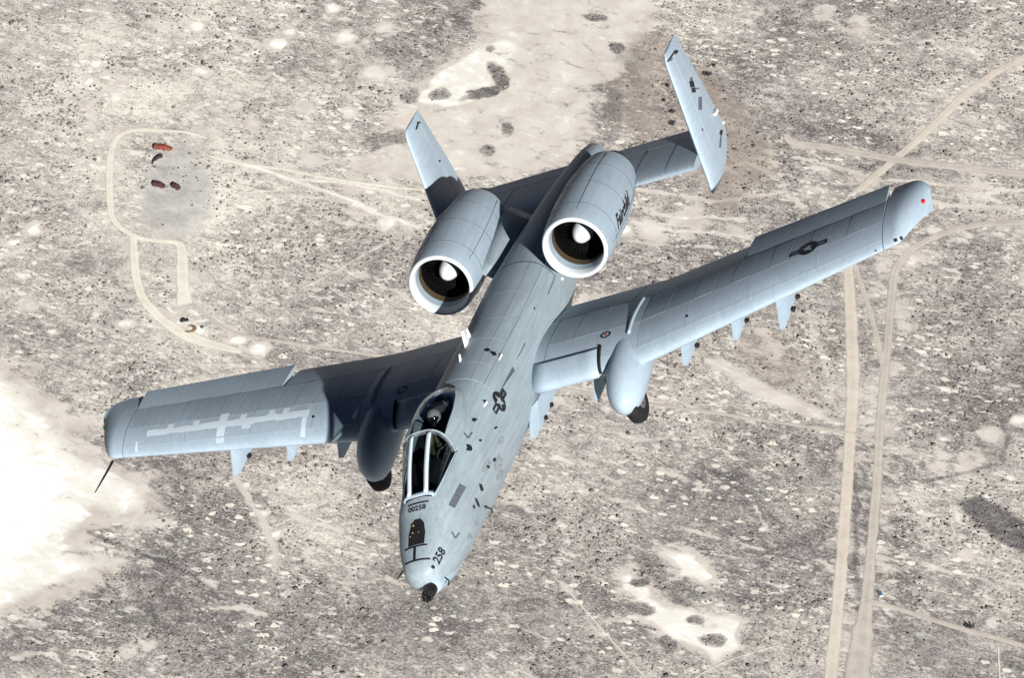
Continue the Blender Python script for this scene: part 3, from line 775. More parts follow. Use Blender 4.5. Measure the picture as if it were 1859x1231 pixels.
# ------------------------------------------------------------------ pilot (seated on the ejection seat)
def skin_body(name, pts, edges, mat, levels=2):
    me = bpy.data.meshes.new(name); me.from_pydata([p[0] for p in pts], edges, []); o = link(name, me)
    md = o.modifiers.new('skin', 'SKIN')
    for v, p in zip(me.skin_vertices[0].data, pts): v.radius = (p[1], p[1] if len(p) < 3 else p[2])
    me.skin_vertices[0].data[0].use_root = True
    o.modifiers.new('subsurf', 'SUBSURF').levels = levels; o.modifiers['subsurf'].render_levels = levels
    bpy.context.view_layer.update()
    m2 = bpy.data.meshes.new_from_object(o.evaluated_get(bpy.context.evaluated_depsgraph_get()))
    bpy.data.objects.remove(o); m2.materials.clear(); m2.materials.append(mat)
    m2.polygons.foreach_set('use_smooth', [True] * len(m2.polygons)); return m2
pts = [(P(-3.72, 0, .20), .15), (P(-3.76, 0, .40), .16), (P(-3.74, 0, .56), .16), (P(-3.72, 0, .68), .07), (P(-3.68, 0, .80), .075),
       (P(-3.73, .20, .58), .075), (P(-3.62, .27, .36), .058), (P(-3.32, .22, .30), .045), (P(-3.20, .20, .32), .04),
       (P(-3.73, -.20, .58), .075), (P(-3.62, -.27, .36), .058), (P(-3.34, -.17, .27), .045), (P(-3.22, -.08, .26), .04),
       (P(-3.50, .12, .19), .10), (P(-3.14, .17, .20), .08), (P(-2.86, .15, -.10), .055), (P(-3.50, -.12, .19), .10), (P(-3.14, -.17, .20), .08), (P(-2.86, -.15, -.10), .055)]
eds = [(0, 1), (1, 2), (2, 3), (3, 4), (2, 5), (5, 6), (6, 7), (7, 8), (2, 9), (9, 10), (10, 11), (11, 12), (0, 13), (13, 14), (14, 15), (0, 16), (16, 17), (17, 18)]
pilot = link('person', skin_body('person', pts, eds, M['suit'])); pilot.matrix_world = JET_ROT.to_4x4()
tag(pilot, 'pilot in helmet and dark visor seated under the canopy of the jet', 'person')
HC_ = P(-3.66, 0, .86)
obj('head', *ball(HC_, .10, (1.0, .82, 1.18), 16), M['skin'], pilot)
helm = ball(HC_ + Vector((-.02, 0, .02)), .135, (1.08, .95, 1.05), 20)
hV, hF = helm; hF = [f for f in hF if not (len(f) == 4 and (sum((hV[k] for k in f), Vector()) / 4 - HC_).x > .06 and (sum((hV[k] for k in f), Vector()) / 4 - HC_).z < .07)]
he = obj('helmet', hV, hF, M['helmet'], pilot)
vs_ = ball(HC_ + Vector((.005, 0, .015)), .131, (1.0, .90, .8), 20)
obj('visor', vs_[0], [f for f in vs_[1] if sum((vs_[0][k] for k in f), Vector()).x / len(f) - HC_.x > .03], M['visor'], he)
obj('oxygen_mask', *ball(HC_ + Vector((.10, 0, -.075)), .05, (1.2, 1, 1)), M['black'], pilot)
for s in (1, -1):
    obj('harness', *tube([P(-3.80, s * .10, .70), P(-3.62, s * .11, .66), P(-3.57, s * .10, .45), P(-3.60, s * .05, .30)], .022, 6), M['strap'], pilot)
    hc = P(-3.17, .20, .33) if s > 0 else P(-3.19, -.06, .27)
    for k in range(4):
        b = hc + Vector((.0, (k - 1.5) * .02, 0))
        obj('finger', *tube([b, b + Vector((.045 - abs(k - 1.4) * .006, 0, .012)), b + Vector((.07 - abs(k - 1.4) * .008, 0, -.015)), b + Vector((.055, 0, -.04))], [.011, .0105, .0095, .007], 6), M['suit'], pilot)
    obj('finger', *tube([hc + Vector((-.03, -s * .03, 0)), hc + Vector((.0, -s * .055, .0)), hc + Vector((.035, -s * .05, -.01))], [.013, .011, .008], 6), M['suit'], pilot)

# ================================================================== THE DESERT
def at(u, v):
    """photo point -> point on the desert floor (metres)"""
    d = CW @ Vector(((u - PW / 2) / FPX, (v - PH / 2) / FPX, 1.0))
    t = (GROUND_Z - CAM_POS.z) / d.z
    p = CAM_POS + d * t; return np.array((p.x, p.y))
PXM = float(np.linalg.norm(at(PW / 2 + 1, PH / 2) - at(PW / 2, PH / 2)))      # metres per photo pixel
GC = at(PW / 2, PH / 2)

_lat = {}
def vnoise(x, y, scale, seed=0):
    k = seed
    if k not in _lat: _lat[k] = np.random.default_rng(100 + seed).random((257, 257))
    L = _lat[k]; x = np.asarray(x) / scale + 1000.5; y = np.asarray(y) / scale + 1000.5
    xi = np.floor(x).astype(int); yi = np.floor(y).astype(int); fx = x - xi; fy = y - yi
    fx = fx * fx * (3 - 2 * fx); fy = fy * fy * (3 - 2 * fy)
    a = L[xi % 256, yi % 256]; b = L[(xi + 1) % 256, yi % 256]; c = L[xi % 256, (yi + 1) % 256]; d = L[(xi + 1) % 256, (yi + 1) % 256]
    return (a * (1 - fx) + b * fx) * (1 - fy) + (c * (1 - fx) + d * fx) * fy
def fbm(x, y, scale, seed=0, oct=4):
    s = 0; a = 1; t = 0
    for k in range(oct):
        s = s + a * vnoise(x, y, scale / 2 ** k, seed + 10 * k); t += a; a *= .5
    return s / t
def height(x, y):
    return GROUND_Z + (vnoise(x, y, 60, 1) - .5) * 1.2 + (vnoise(x, y, 17, 2) - .5) * .35
def seg_dist(X, Y, pts, closed=False):
    D = np.full(X.shape, 1e9); n = len(pts)
    for i in range(n if closed else n - 1):
        a = pts[i]; b = pts[(i + 1) % n]; e = b - a; l2 = e @ e + 1e-9
        t = np.clip(((X - a[0]) * e[0] + (Y - a[1]) * e[1]) / l2, 0, 1)
        D = np.minimum(D, np.hypot(X - a[0] - t * e[0], Y - a[1] - t * e[1]))
    return D
def poly_sdf(X, Y, pts):
    D = seg_dist(X, Y, pts, True); ins = np.zeros(X.shape, bool); n = len(pts)
    for i in range(n):
        a = pts[i]; b = pts[(i + 1) % n]
        c = ((a[1] > Y) != (b[1] > Y)) & (X < (b[0] - a[0]) * (Y - a[1]) / (b[1] - a[1] + 1e-12) + a[0])
        ins ^= c
    return np.where(ins, -D, D)
def sm(e0, e1, x):
    t = np.clip((x - e0) / (e1 - e0), 0, 1); return t * t * (3 - 2 * t)
def cr(pts, n=8):
    """rounded polyline"""
    p = [np.array(q, float) for q in pts]; p = [2 * p[0] - p[1]] + p + [2 * p[-1] - p[-2]]; out = []
    for i in range(1, len(p) - 2):
        for k in range(n):
            t = k / n
            out.append(.5 * (2 * p[i] + (p[i + 1] - p[i - 1]) * t + (2 * p[i - 1] - 5 * p[i] + 4 * p[i + 1] - p[i + 2]) * t * t + (3 * p[i] - p[i - 1] - 3 * p[i + 1] + p[i + 2]) * t ** 3))
    out.append(p[-2]); return out
def W_(pts): return [at(*p) for p in pts]

ROADS = [  # name, photo polyline with width in photo pixels, look
 ('dirt_road', [(1500, 1290, 25), (1508, 1231, 25), (1525, 1060, 24), (1535, 930, 23), (1543, 800, 24), (1548, 700, 27), (1546, 600, 26), (1540, 490, 22), (1532, 400, 20)], 'tan', 'broad straight tan dirt road running beside the grey road'),
 ('dirt_road', [(1545, 1300, 50), (1556, 1231, 48), (1566, 1150, 40), (1574, 1085, 24), (1590, 900, 19), (1600, 740, 18), (1610, 640, 17), (1619, 540, 17), (1626, 490, 18), (1650, 457, 17), (1700, 428, 17), (1770, 408, 18), (1859, 402, 20), (1930, 400, 20)], 'greyroad', 'long pale grey dirt road that curves right at its far end'),
 ('dirt_track', [(1548, 470, 10), (1565, 520, 11), (1582, 575, 11), (1600, 652, 11), (1602, 675, 10)], 'greyroad', 'short grey track slanting into the grey road'),
 ('dirt_track', [(345, 548, 9), (400, 592, 9), (460, 612, 9), (560, 628, 9), (700, 648, 9), (900, 682, 9), (1060, 712, 9), (1190, 735, 9), (1330, 755, 9), (1480, 776, 9), (1560, 790, 9), (1596, 806, 11)], 'greyroad', 'narrow grey track crossing the whole desert behind the jet'),
 ('dirt_track', [(1578, 1093, 13), (1640, 1109, 12), (1740, 1140, 12), (1859, 1173, 12), (1940, 1200, 12)], 'greyroad', 'grey track leaving the grey road towards the lower right'),
 ('dirt_road', [(1560, 345, 18), (1625, 288, 19), (1670, 250, 19), (1718, 205, 20), (1745, 178, 20), (1800, 137, 20), (1859, 105, 20), (1930, 70, 20)], 'tan', 'tan dirt road climbing to the upper right'),
 ('dirt_track', [(336, 552, 34), (333, 528, 27), (331, 490, 26), (330, 455, 22), (322, 441, 15), (285, 437, 12), (250, 431, 12), (220, 414, 12), (203, 390, 14), (199, 340, 15), (200, 290, 15), (207, 258, 14), (225, 240, 13), (255, 234, 13), (300, 236, 11), (340, 240, 8), (380, 252, 6)], 'white', 'whitish track looping round the pad with the red wrecks'),
 ('dirt_track', [(242, 428, 15), (244, 470, 18), (250, 515, 18), (265, 550, 20), (300, 585, 24), (345, 612, 30), (395, 628, 24), (440, 640, 12)], 'white', 'whitish branch track on the left of the loop'),
 ('dirt_track', [(380, 283, 7), (440, 296, 8), (520, 308, 8), (600, 324, 8), (680, 335, 7), (760, 344, 7), (840, 352, 7)], 'white', 'thin pale track heading right from the pad'),
 ('dirt_road', [(1425, 243, 10), (1440, 258, 22), (1500, 266, 24), (1590, 282, 25), (1680, 297, 25), (1780, 307, 24), (1859, 316, 24), (1940, 325, 24)], 'greyroad', 'wide worn grey track at right below the tan road'),
 ('dirt_track', [(-60, -15, 5), (0, 12, 5), (60, 42, 5), (110, 66, 5), (165, 95, 4)], 'white', 'thin pale track in the upper left corner'),
 ('dirt_track', [(1005, 1048, 4), (1040, 1085, 5), (1085, 1135, 6), (1130, 1185, 6), (1180, 1240, 6), (1220, 1285, 6)], 'white', 'thin pale track slanting down below the nose of the jet'),
 ('dirt_track', [(1235, 1250, 6), (1300, 1210, 5), (1370, 1185, 5), (1430, 1168, 5)], 'white', 'thin pale track at the bottom right of the pale flats'),
 ('dirt_track', [(1812, 1175, 6), (1815, 1231, 6), (1818, 1290, 6)], 'white', 'short pale track at the lower right edge'),
 ('dirt_track', [(545, 525, 5), (600, 498, 5), (660, 462, 5), (705, 438, 5)], 'white', 'faint pale track left of the starboard engine'),
]
road_w = [(W_([q[:2] for q in r[1]]), max(q[2] for q in r[1]) * PXM) for r in ROADS]

# --- the ground sheet: fine where it is seen, stretching to the horizon beyond
HX, HY, STEP = 340.0, 330.0, 1.35
def axis(h, far=30000.0):
    a = list(np.arange(0, h, STEP)); s = STEP; x = a[-1]
    while x < far: s *= 1.35; x += s; a.append(x)
    a = np.array(a); return np.concatenate([-a[:0:-1], a])
ax, ay = axis(HX) + GC[0], axis(HY) + GC[1]
GX, GY = np.meshgrid(ax, ay, indexing='ij'); X, Y = GX.ravel(), GY.ravel()
wx = X + (fbm(X, Y, 40, 3) - .5) * 34 + (fbm(X, Y, 11, 4) - .5) * 12; wy = Y + (fbm(X, Y, 40, 5) - .5) * 34 + (fbm(X, Y, 11, 6) - .5) * 12
pale_f = np.zeros_like(X); dark_f = np.zeros_like(X); warm_f = np.zeros_like(X)
def zone(px, val, soft=8, warp=1.0):
    global pale_f
    P_ = W_(px); xx, yy = X + (wx - X) * warp, Y + (wy - Y) * warp
    pale_f = np.maximum(pale_f, val * sm(soft, -soft, poly_sdf(xx, yy, P_)))
def line(px, width, val, target='pale', soft=.5, warp=.25):
    global pale_f, dark_f
    P_ = W_(px); xx, yy = X + (wx - X) * warp, Y + (wy - Y) * warp
    f = val * sm(width * PXM * (1 + soft), width * PXM * (1 - soft) * .5, seg_dist(xx, yy, P_))
    if target == 'pale': pale_f = np.maximum(pale_f, f)
    else: dark_f = np.maximum(dark_f, f)
# dry lake bed at lower left
zone([(-300, 560), (0, 640), (70, 690), (140, 745), (200, 815), (270, 860), (300, 900), (290, 950), (215, 960), (150, 955), (180, 985), (235, 1010), (180, 1060), (90, 1110), (0, 1150), (-300, 1240)], .95, 24, .6)
zone([(-300, 650), (0, 700), (80, 760), (150, 830), (190, 890), (170, 960), (90, 1040), (0, 1080), (-300, 1100)], 1.13, 34, .7)
# sand flat at top
zone([(880, -60), (1240, -60), (1210, 40), (1130, 110), (1085, 190), (1060, 255), (1020, 300), (900, 335), (760, 335), (640, 310), (625, 290), (700, 255), (690, 215), (770, 150), (850, 90)], .80, 9, .8)
zone([(720, 180), (880, 60), (960, 80), (900, 170), (800, 200)], .9, 9)
# smaller bare flats
for z_ in ([(1105, 1050), (1140, 1030), (1200, 1090), (1260, 1120), (1365, 1140), (1350, 1185), (1280, 1205), (1200, 1165), (1140, 1110)], [(1195, 1012), (1250, 1000), (1305, 1060), (1290, 1092), (1225, 1065)]):
    zone(z_, .93, 7, .75)
zone([(1340, 610), (1400, 590), (1440, 620), (1430, 660), (1370, 650)], .55, 5, .4)
zone([(1290, 650), (1330, 655), (1510, 752), (1505, 768), (1420, 745), (1350, 705)], .75, 4, .3)
for c, r, v in [((170, 115), 22, .95), ((155, 150), 20, .9), ((210, 180), 26, .9), ((365, 130), 26, .9), ((350, 45), 24, .9), ((510, 75), 30, .95), ((525, 55), 18, .9), ((440, 90), 16, .7), ((620, 70), 28, .8), ((600, 15), 25, .8), ((690, 50), 30, .7), ((680, 130), 34, .75),
                ((65, 420), 24, .8), ((15, 345), 14, .8), ((60, 385), 12, .8), ((30, 440), 18, .8), ((60, 560), 26, .7), ((470, 225), 20, .7), ((430, 190), 18, .7), ((560, 190), 26, .6), ((640, 200), 22, .7), ((560, 290), 28, .7), ((640, 340), 36, .6), ((700, 405), 32, .75), ((640, 390), 26, .6),
                ((180, 575), 14, .7), ((230, 590), 20, .75), ((480, 640), 26, .85), ((440, 620), 20, .8), ((520, 690), 16, .6), ((360, 610), 20, .8), ((480, 930), 14, .85), ((500, 965), 14, .85), ((488, 1010), 14, .85), ((455, 880), 12, .8), ((440, 1100), 16, .6), ((380, 1060), 14, .6), ((230, 1180), 22, .55), ((270, 1170), 14, .55),
                ((1250, 905), 8, .9), ((1240, 870), 7, .9), ((1240, 815), 12, .6), ((1390, 960), 9, .8), ((1455, 815), 10, .8), ((1800, 790), 30, .7), ((1700, 830), 30, .55), ((1760, 830), 34, .6), ((1850, 760), 20, .8), ((1750, 1000), 18, .6), ((1800, 1130), 14, .6),
                ((1250, 400), 50, .65), ((1180, 420), 40, .7), ((1330, 425), 30, .6), ((1480, 310), 26, .6), ((1560, 330), 40, .45), ((1760, 350), 60, .4), ((1500, 20), 30, .5), ((1560, 40), 30, .45), ((1130, 420), 20, .8), ((1060, 540), 20, .6), ((1020, 740), 30, .45)]:
    c = at(*c); d = np.hypot(wx * .35 + X * .65 - c[0], (wy * .35 + Y * .65 - c[1])) / (r * PXM)
    pale_f = np.maximum(pale_f, min(.92, v + .12) * sm(1.4, .4, d + (fbm(X, Y, 7, 8) - .5) * .9))
# pale washes, gullies, tyre scars
for q in ([(80, 555), (150, 590), (240, 620)], [(210, 565), (260, 590), (330, 600)], [(265, 760), (330, 720), (400, 690)], [(280, 640), (340, 660), (430, 700)], [(380, 640), (430, 660), (540, 720)], [(420, 610), (520, 690), (560, 720)], [(590, 400), (650, 410), (720, 425)], [(560, 555), (640, 575), (720, 590)],
          [(20, 470), (90, 440), (110, 420)], [(60, 330), (140, 380), (180, 400)], [(430, 60), (500, 80), (560, 50)], [(270, 40), (360, 70), (420, 100)], [(490, 130), (430, 170), (420, 200)], [(560, 140), (650, 175), (700, 190)], [(620, 90), (700, 60), (760, 40)], [(640, 480), (700, 520), (760, 540)],
          [(960, 800), (1040, 830), (1130, 880)], [(1080, 760), (1160, 790), (1220, 800)], [(1000, 870), (1100, 900), (1200, 940), (1330, 985), (1500, 1040)], [(1210, 845), (1250, 850), (1290, 880)], [(1220, 1190), (1170, 1150), (1120, 1120)], [(1640, 810), (1700, 850), (1859, 880)], [(1650, 1010), (1720, 1040), (1859, 1060)], [(1380, 520), (1440, 560), (1500, 580)], [(1700, 470), (1750, 490), (1730, 520)], [(1400, 230), (1390, 300), (1450, 380)], [(1480, 30), (1580, 60), (1700, 70)], [(1350, 300), (1450, 350), (1560, 400)], [(1700, 360), (1859, 370)], [(1180, 610), (1270, 640)], [(30, 1190), (100, 1170), (160, 1180)], [(560, 1000), (620, 1040), (700, 1060)], [(330, 1060), (420, 1100), (470, 1110)], [(520, 930), (620, 960)]):
    line(q, 7, .62, soft=.8, warp=.6)
line([(430, 865), (470, 930), (492, 985), (500, 1030)], 9, .8)
line([(390, 200), (430, 225), (470, 240)], 12, .75); line([(230, 140), (160, 190), (185, 260)], 9, .8)
line([(270, 560), (180, 560), (60, 555)], 5, .5); line([(395, 345), (500, 352), (640, 370), (690, 400)], 5, .75); line([(420, 295), (560, 340), (680, 380)], 9, .9); line([(400, 290), (520, 325), (640, 335), (760, 362)], 8, .9); line([(640, 372), (720, 400), (760, 415)], 10, .9); line([(560, 300), (640, 285), (700, 300)], 8, .7); line([(1160, 345), (1300, 365), (1420, 350)], 7, .75); line([(1180, 385), (1350, 400)], 8, .85); line([(1600, 350), (1720, 372), (1859, 380)], 8, .8); line([(1440, 285), (1600, 330), (1859, 345)], 6, .8)
line([(1150, 405), (1360, 432)], 9, .85); line([(1140, 440), (1290, 450)], 6, .7); line([(1450, 260), (1560, 345), (1500, 380)], 5, .6); line([(1440, 300), (1520, 400)], 5, .5)
line([(1290, 655), (1400, 705), (1512, 765)], 9, .85, soft=.9, warp=.2); line([(1470, 560), (1490, 640), (1515, 740)], 4, .6)
line([(1635, 820), (1665, 850)], 3, .7); line([(1605, 860), (1650, 885)], 3, .7); line([(1375, 915), (1400, 965)], 4, .8)
line([(160, 965), (200, 985), (240, 995), (300, 1022), (350, 1045), (400, 1085)], 4, .9, 'dark', warp=.1)
line([(265, 895), (320, 925), (355, 960)], 2.5, .5, 'dark', warp=.15); line([(110, 655), (180, 690), (240, 700)], 4, .5, 'dark')
for ln_ in ([(1690, 870), (1750, 855), (1815, 838), (1830, 790), (1815, 760)], [(1640, 945), (1600, 960)], [(1560, 860), (1562, 1000), (1555, 1090)], [(1575, 1060), (1590, 1090)]):
    line(ln_, 5, .7, 'dark')
dark_f = np.maximum(dark_f, 1.0 * sm(2, -1, poly_sdf(X * .85 + wx * .15, Y * .85 + wy * .15, W_([(1742, 910), (1778, 900), (1870, 958), (1870, 1012), (1815, 985), (1765, 945)]))))
for c in [(1085, 30, 26, 8, .35), (745, 175, 20, 16, 0), (900, 140, 14, 30, -.3), (870, 170, 40, 9, -.2), (800, 170, 18, 10, .3), (690, 255, 40, 16, -.4), (730, 245, 26, 16, 0), (1115, 195, 22, 34, .2), (1120, 85, 16, 12, 0), (885, 90, 10, 8, 0), (1165, 1108, 24, 9, .35), (1240, 1080, 22, 22, 0), (1160, 1060, 16, 6, .3), (1262, 1130, 14, 6, .2), (1290, 1165, 22, 10, .1), (1340, 1190, 14, 8, 0), (1210, 1170, 14, 14, 0), (1340, 105, 14, 10, 0), (745, 95, 10, 6, 0), (920, 235, 12, 14, 0), (880, 275, 18, 12, 0)]:
    o = at(c[0], c[1]); vx, vy = wx * .25 + X * .75 - o[0], wy * .25 + Y * .75 - o[1]
    a = c[4]; ux, uy = vx * math.cos(a) - vy * math.sin(a), vx * math.sin(a) + vy * math.cos(a)
    d = np.hypot(ux / (c[2] * PXM), uy / (c[3] * PXM / math.sin(DEPR)))
    f = sm(1.15, .75, d + (fbm(X, Y, 5, 9) - .5) * .8); pale_f *= 1 - .9 * f; dark_f = np.maximum(dark_f, .55 * f)
# broad tone of the scrub: warmer and paler to the upper left, browner to the right
mott = fbm(X, Y, 70, 12, 5)
pale_f = np.maximum(pale_f, sm(.62, .80, fbm(wx, wy, 34, 14, 4)) * .35)
pc = at(320, 350); pad = sm(1.0, .6, np.hypot((X - pc[0]) / (85 * PXM), (Y - pc[1]) / (120 * PXM / math.sin(DEPR))))
tl = at(300, 250); xx_, yy_ = X * .4 + wx * .6, Y * .4 + wy * .6
brown_f = np.maximum(sm(7, -7, poly_sdf(xx_, yy_, W_([(1225, 130), (1290, 120), (1340, 190), (1400, 250), (1390, 330), (1320, 395), (1290, 380), (1240, 260)]))), .8 * sm(8, -8, poly_sdf(xx_, yy_, W_([(1110, 150), (1160, 60), (1205, 70), (1225, 170), (1235, 240), (1150, 255), (1110, 230)]))))
brown_f = np.maximum(brown_f, .5 * sm(6, -6, poly_sdf(xx_, yy_, W_([(1340, 610), (1420, 595), (1470, 650), (1500, 740), (1440, 720), (1380, 680)]))))
warm_f = np.clip(.45 + (mott - .5) * 1.6 + .55 * np.exp(-((X - tl[0]) / 150) ** 2 - ((Y - tl[1]) / 190) ** 2), 0, 1.3)
for (pts_, w_) in road_w:
    d = seg_dist(X * .8 + wx * .2, Y * .8 + wy * .2, pts_); pale_f = np.maximum(pale_f, .42 * sm(w_ * 1.5 + 2, w_ * .4, d))
nx_, ny_ = len(ax), len(ay)
Z = height(X, Y)
far_m = np.maximum(np.abs(X - GC[0]) / HX, np.abs(Y - GC[1]) / HY)
me = bpy.data.meshes.new('ground')
idx = np.arange(nx_ * ny_).reshape(nx_, ny_)
quads = np.stack([idx[:-1, :-1], idx[1:, :-1], idx[1:, 1:], idx[:-1, 1:]], -1).reshape(-1, 4)
def fast_mesh(me, co, faces, k):
    me.vertices.add(len(co)); me.vertices.foreach_set('co', np.ascontiguousarray(co, dtype=np.float32).ravel())
    me.loops.add(faces.size); me.loops.foreach_set('vertex_index', np.ascontiguousarray(faces, dtype=np.int32).ravel())
    me.polygons.add(len(faces)); me.polygons.foreach_set('loop_start', np.arange(0, faces.size, k, dtype=np.int32))
    me.update(calc_edges=True)
fast_mesh(me, np.stack([X, Y, Z], 1), quads, 4)
for nm, arr in (('pale', pale_f), ('dark', dark_f), ('warm', warm_f), ('pad', pad), ('brown', brown_f)):
    a = me.attributes.new(nm, 'FLOAT', 'POINT'); a.data.foreach_set('value', arr.astype(np.float32))
me.polygons.foreach_set('use_smooth', [True] * len(me.polygons))

def ground_mat():
    m, nt, b = new_mat('desert_floor')
    g = nt.nodes.new("ShaderNodeNewGeometry").outputs["Position"]
    sub = node(nt, "ShaderNodeVectorMath", operation='SUBTRACT'); nt.links.new(g, sub.inputs[0]); sub.inputs[1].default_value = (GC[0], GC[1], GROUND_Z)
    v = sub.outputs[0]
    def attr(n): a = nt.nodes.new("ShaderNodeAttribute"); a.attribute_name = n; return a.outputs["Fac"]
    pale, dark, warm, padv, brown = attr('pale'), attr('dark'), attr('warm'), attr('pad'), attr('brown')
    vm = mapping(nt, v, (0.9, 1.2, 1), (0, 0, 0.5))
    grain = noise(nt, vm, 0.62, 5, 0.70)
    fine = noise(nt, v, 1.5, 3, 0.70)
    small = noise(nt, vm, 0.13, 6, 0.66, 0.4)
    patch_ = noise(nt, v, 0.026, 5, 0.6, 0.6)
    hue = ramp(nt, noise(nt, v, 0.05, 4, 0.6), [(0.36, 0.0), (0.64, 1.0)])
    g1 = grain; g2 = ramp(nt, fine, [(0.40, 0.0), (0.62, 1.0)])
    tval = math_n(nt, 'MULTIPLY_ADD', grain, 0.62, math_n(nt, 'MULTIPLY', fine, 0.46))
    tval = math_n(nt, 'MULTIPLY_ADD', small, 0.42, tval)
    tval = math_n(nt, 'MULTIPLY_ADD', patch_, 0.34, tval)
    tval = math_n(nt, 'MULTIPLY_ADD', warm, 0.16, tval)
    tval = math_n(nt, 'SUBTRACT', tval, 0.982 - 0.5)
    sc_a = ramp(nt, tval, [(0.34, (0.108, 0.094, 0.104)), (0.44, (0.228, 0.203, 0.208)), (0.53, (0.395, 0.358, 0.342)), (0.62, (0.575, 0.54, 0.495)), (0.72, (0.76, 0.715, 0.64))])
    sc_b = ramp(nt, tval, [(0.34, (0.100, 0.095, 0.090)), (0.44, (0.225, 0.214, 0.200)), (0.53, (0.385, 0.365, 0.335)), (0.62, (0.57, 0.54, 0.48)), (0.72, (0.77, 0.745, 0.66))])
    scrub = mix_c(nt, hue, sc_a, sc_b)
    # bare pale hollows between the bushes
    def blobs(scale, seed, lo, hi, dens):
        vo = node(nt, "ShaderNodeTexVoronoi", Scale=scale, Randomness=1.0)
        mp = mapping(nt, v, (1.0, 1.75, 1), (0, 0, 0.30 + seed)); 
        add = node(nt, "ShaderNodeVectorMath", operation='ADD'); nt.links.new(mp, add.inputs[0])
        wv = node(nt, "ShaderNodeTexNoise", Scale=0.30, Detail=5.0); nt.links.new(v, wv.inputs["Vector"])
        ws_ = node(nt, "ShaderNodeVectorMath", operation='SCALE'); ws_.inputs["Scale"].default_value = 6.0; nt.links.new(wv.outputs["Color"], ws_.inputs[0]); nt.links.new(ws_.outputs[0], add.inputs[1])
        nt.links.new(add.outputs[0], vo.inputs["Vector"])
        sep = nt.nodes.new("ShaderNodeSeparateColor"); nt.links.new(vo.outputs["Color"], sep.inputs[0])
        keep_ = math_n(nt, 'GREATER_THAN', sep.outputs[0], 1 - dens)
        size = math_n(nt, 'MULTIPLY_ADD', math_n(nt, 'POWER', sep.outputs[1], 2.0), hi - lo, lo)
        dd = math_n(nt, 'SUBTRACT', size, vo.outputs["Distance"])
        edge = ramp(nt, math_n(nt, 'MULTIPLY_ADD', dd, 5.0, 0.5), [(0.35, 0.0), (0.75, 1.0)])
        return math_n(nt, 'MULTIPLY', edge, keep_)
    b1 = blobs(0.145, 0.0, 0.08, 0.46, 0.75); b2 = blobs(0.34, 0.15, 0.10, 0.40, 0.7)
    clear = ramp(nt, noise(nt, v, 0.018, 3, 0.5), [(0.38, 0.15), (0.56, 1.0)])
    bl = math_n(nt, 'MULTIPLY', math_n(nt, 'MAXIMUM', b1, math_n(nt, 'MULTIPLY', b2, 0.75)), clear)
    bl = math_n(nt, 'MULTIPLY', bl, math_n(nt, 'SUBTRACT', 1.0, padv))
    c = mix_c(nt, math_n(nt, 'MULTIPLY', bl, 0.85), scrub, (0.86, 0.83, 0.73))
    # wind- and water-combed streaks of bare silt and of dark crust
    sv = mapping(nt, v, (0.60, 1.35, 1), (0, 0, 0.5))
    st = ramp(nt, noise(nt, sv, 0.17, 6, 0.66, 0.9), [(0.545, 0.0), (0.64, 1.0)])
    lowf = ramp(nt, noise(nt, v, 0.012, 3, 0.5), [(0.40, 0.1), (0.60, 1.0)])
    c = mix_c(nt, math_n(nt, 'MULTIPLY', math_n(nt, 'MULTIPLY', st, math_n(nt, 'MULTIPLY_ADD', warm, 0.6, lowf)), 0.66), c, (0.84, 0.82, 0.755))
    dst = ramp(nt, noise(nt, mapping(nt, v, (0.8, 1.2, 1), (0, 0, 0.45)), 0.10, 7, 0.7, 1.2), [(0.36, 1.0), (0.45, 0.0)])
    c = mix_c(nt, math_n(nt, 'MULTIPLY', dst, 0.55), c, (0.135, 0.117, 0.125))
    # painted zones: the grain breaks up their edges
    frac = noise(nt, mapping(nt, v, (0.7, 1.25, 1), (0, 0, 0.5)), 0.085, 8, 0.72, 0.5)
    th = math_n(nt, 'SUBTRACT', math_n(nt, 'ADD', pale, math_n(nt, 'MULTIPLY_ADD', frac, 2.6, -1.3)), 0.52)
    pm = ramp(nt, math_n(nt, 'MULTIPLY_ADD', th, 2.4, 0.5), [(0.15, 0.0), (0.85, 1.0)])
    sandn = noise(nt, v, 0.06, 5, 0.6)
    sand = mix_c(nt, ramp(nt, sandn, [(0.35, 0.0), (0.65, 1.0)]), (0.56, 0.50, 0.455), (0.72, 0.68, 0.63))
    sand = mix_c(nt, ramp(nt, pale, [(0.78, 0.0), (0.92, 1.0)]), sand, (0.84, 0.82, 0.755))
    sand = mix_c(nt, ramp(nt, math_n(nt, 'MULTIPLY_ADD', frac, 1.1, math_n(nt, 'SUBTRACT', pale, 0.55)), [(0.90, 0.0), (1.08, 1.0)]), sand, (0.95, 0.955, 0.93))
    sand = mix_c(nt, math_n(nt, 'MULTIPLY', g2, 0.14), sand, (0.42, 0.38, 0.34))
    c = mix_c(nt, math_n(nt, 'MULTIPLY', pm, 0.92), c, sand)
    c = mix_c(nt, math_n(nt, 'MULTIPLY', padv, 0.80), c, ramp(nt, frac, [(0.38, (0.36, 0.35, 0.34)), (0.62, (0.56, 0.545, 0.515))]))
    c = mix_c(nt, math_n(nt, 'MULTIPLY', brown, 0.72), c, ramp(nt, frac, [(0.38, (0.25, 0.205, 0.185)), (0.62, (0.42, 0.35, 0.30))]))
    dm = math_n(nt, 'MULTIPLY', dark, ramp(nt, math_n(nt, 'MULTIPLY_ADD', frac, .6, math_n(nt, 'MULTIPLY', grain, .4)), [(0.42, 1.0), (0.62, 0.55)]))
    c = mix_c(nt, dm, c, (0.095, 0.088, 0.098))
    nt.links.new(c, b.inputs["Base Color"]); b.inputs["Roughness"].default_value = 0.95; b.inputs["Specular IOR Level"].default_value = 0.1
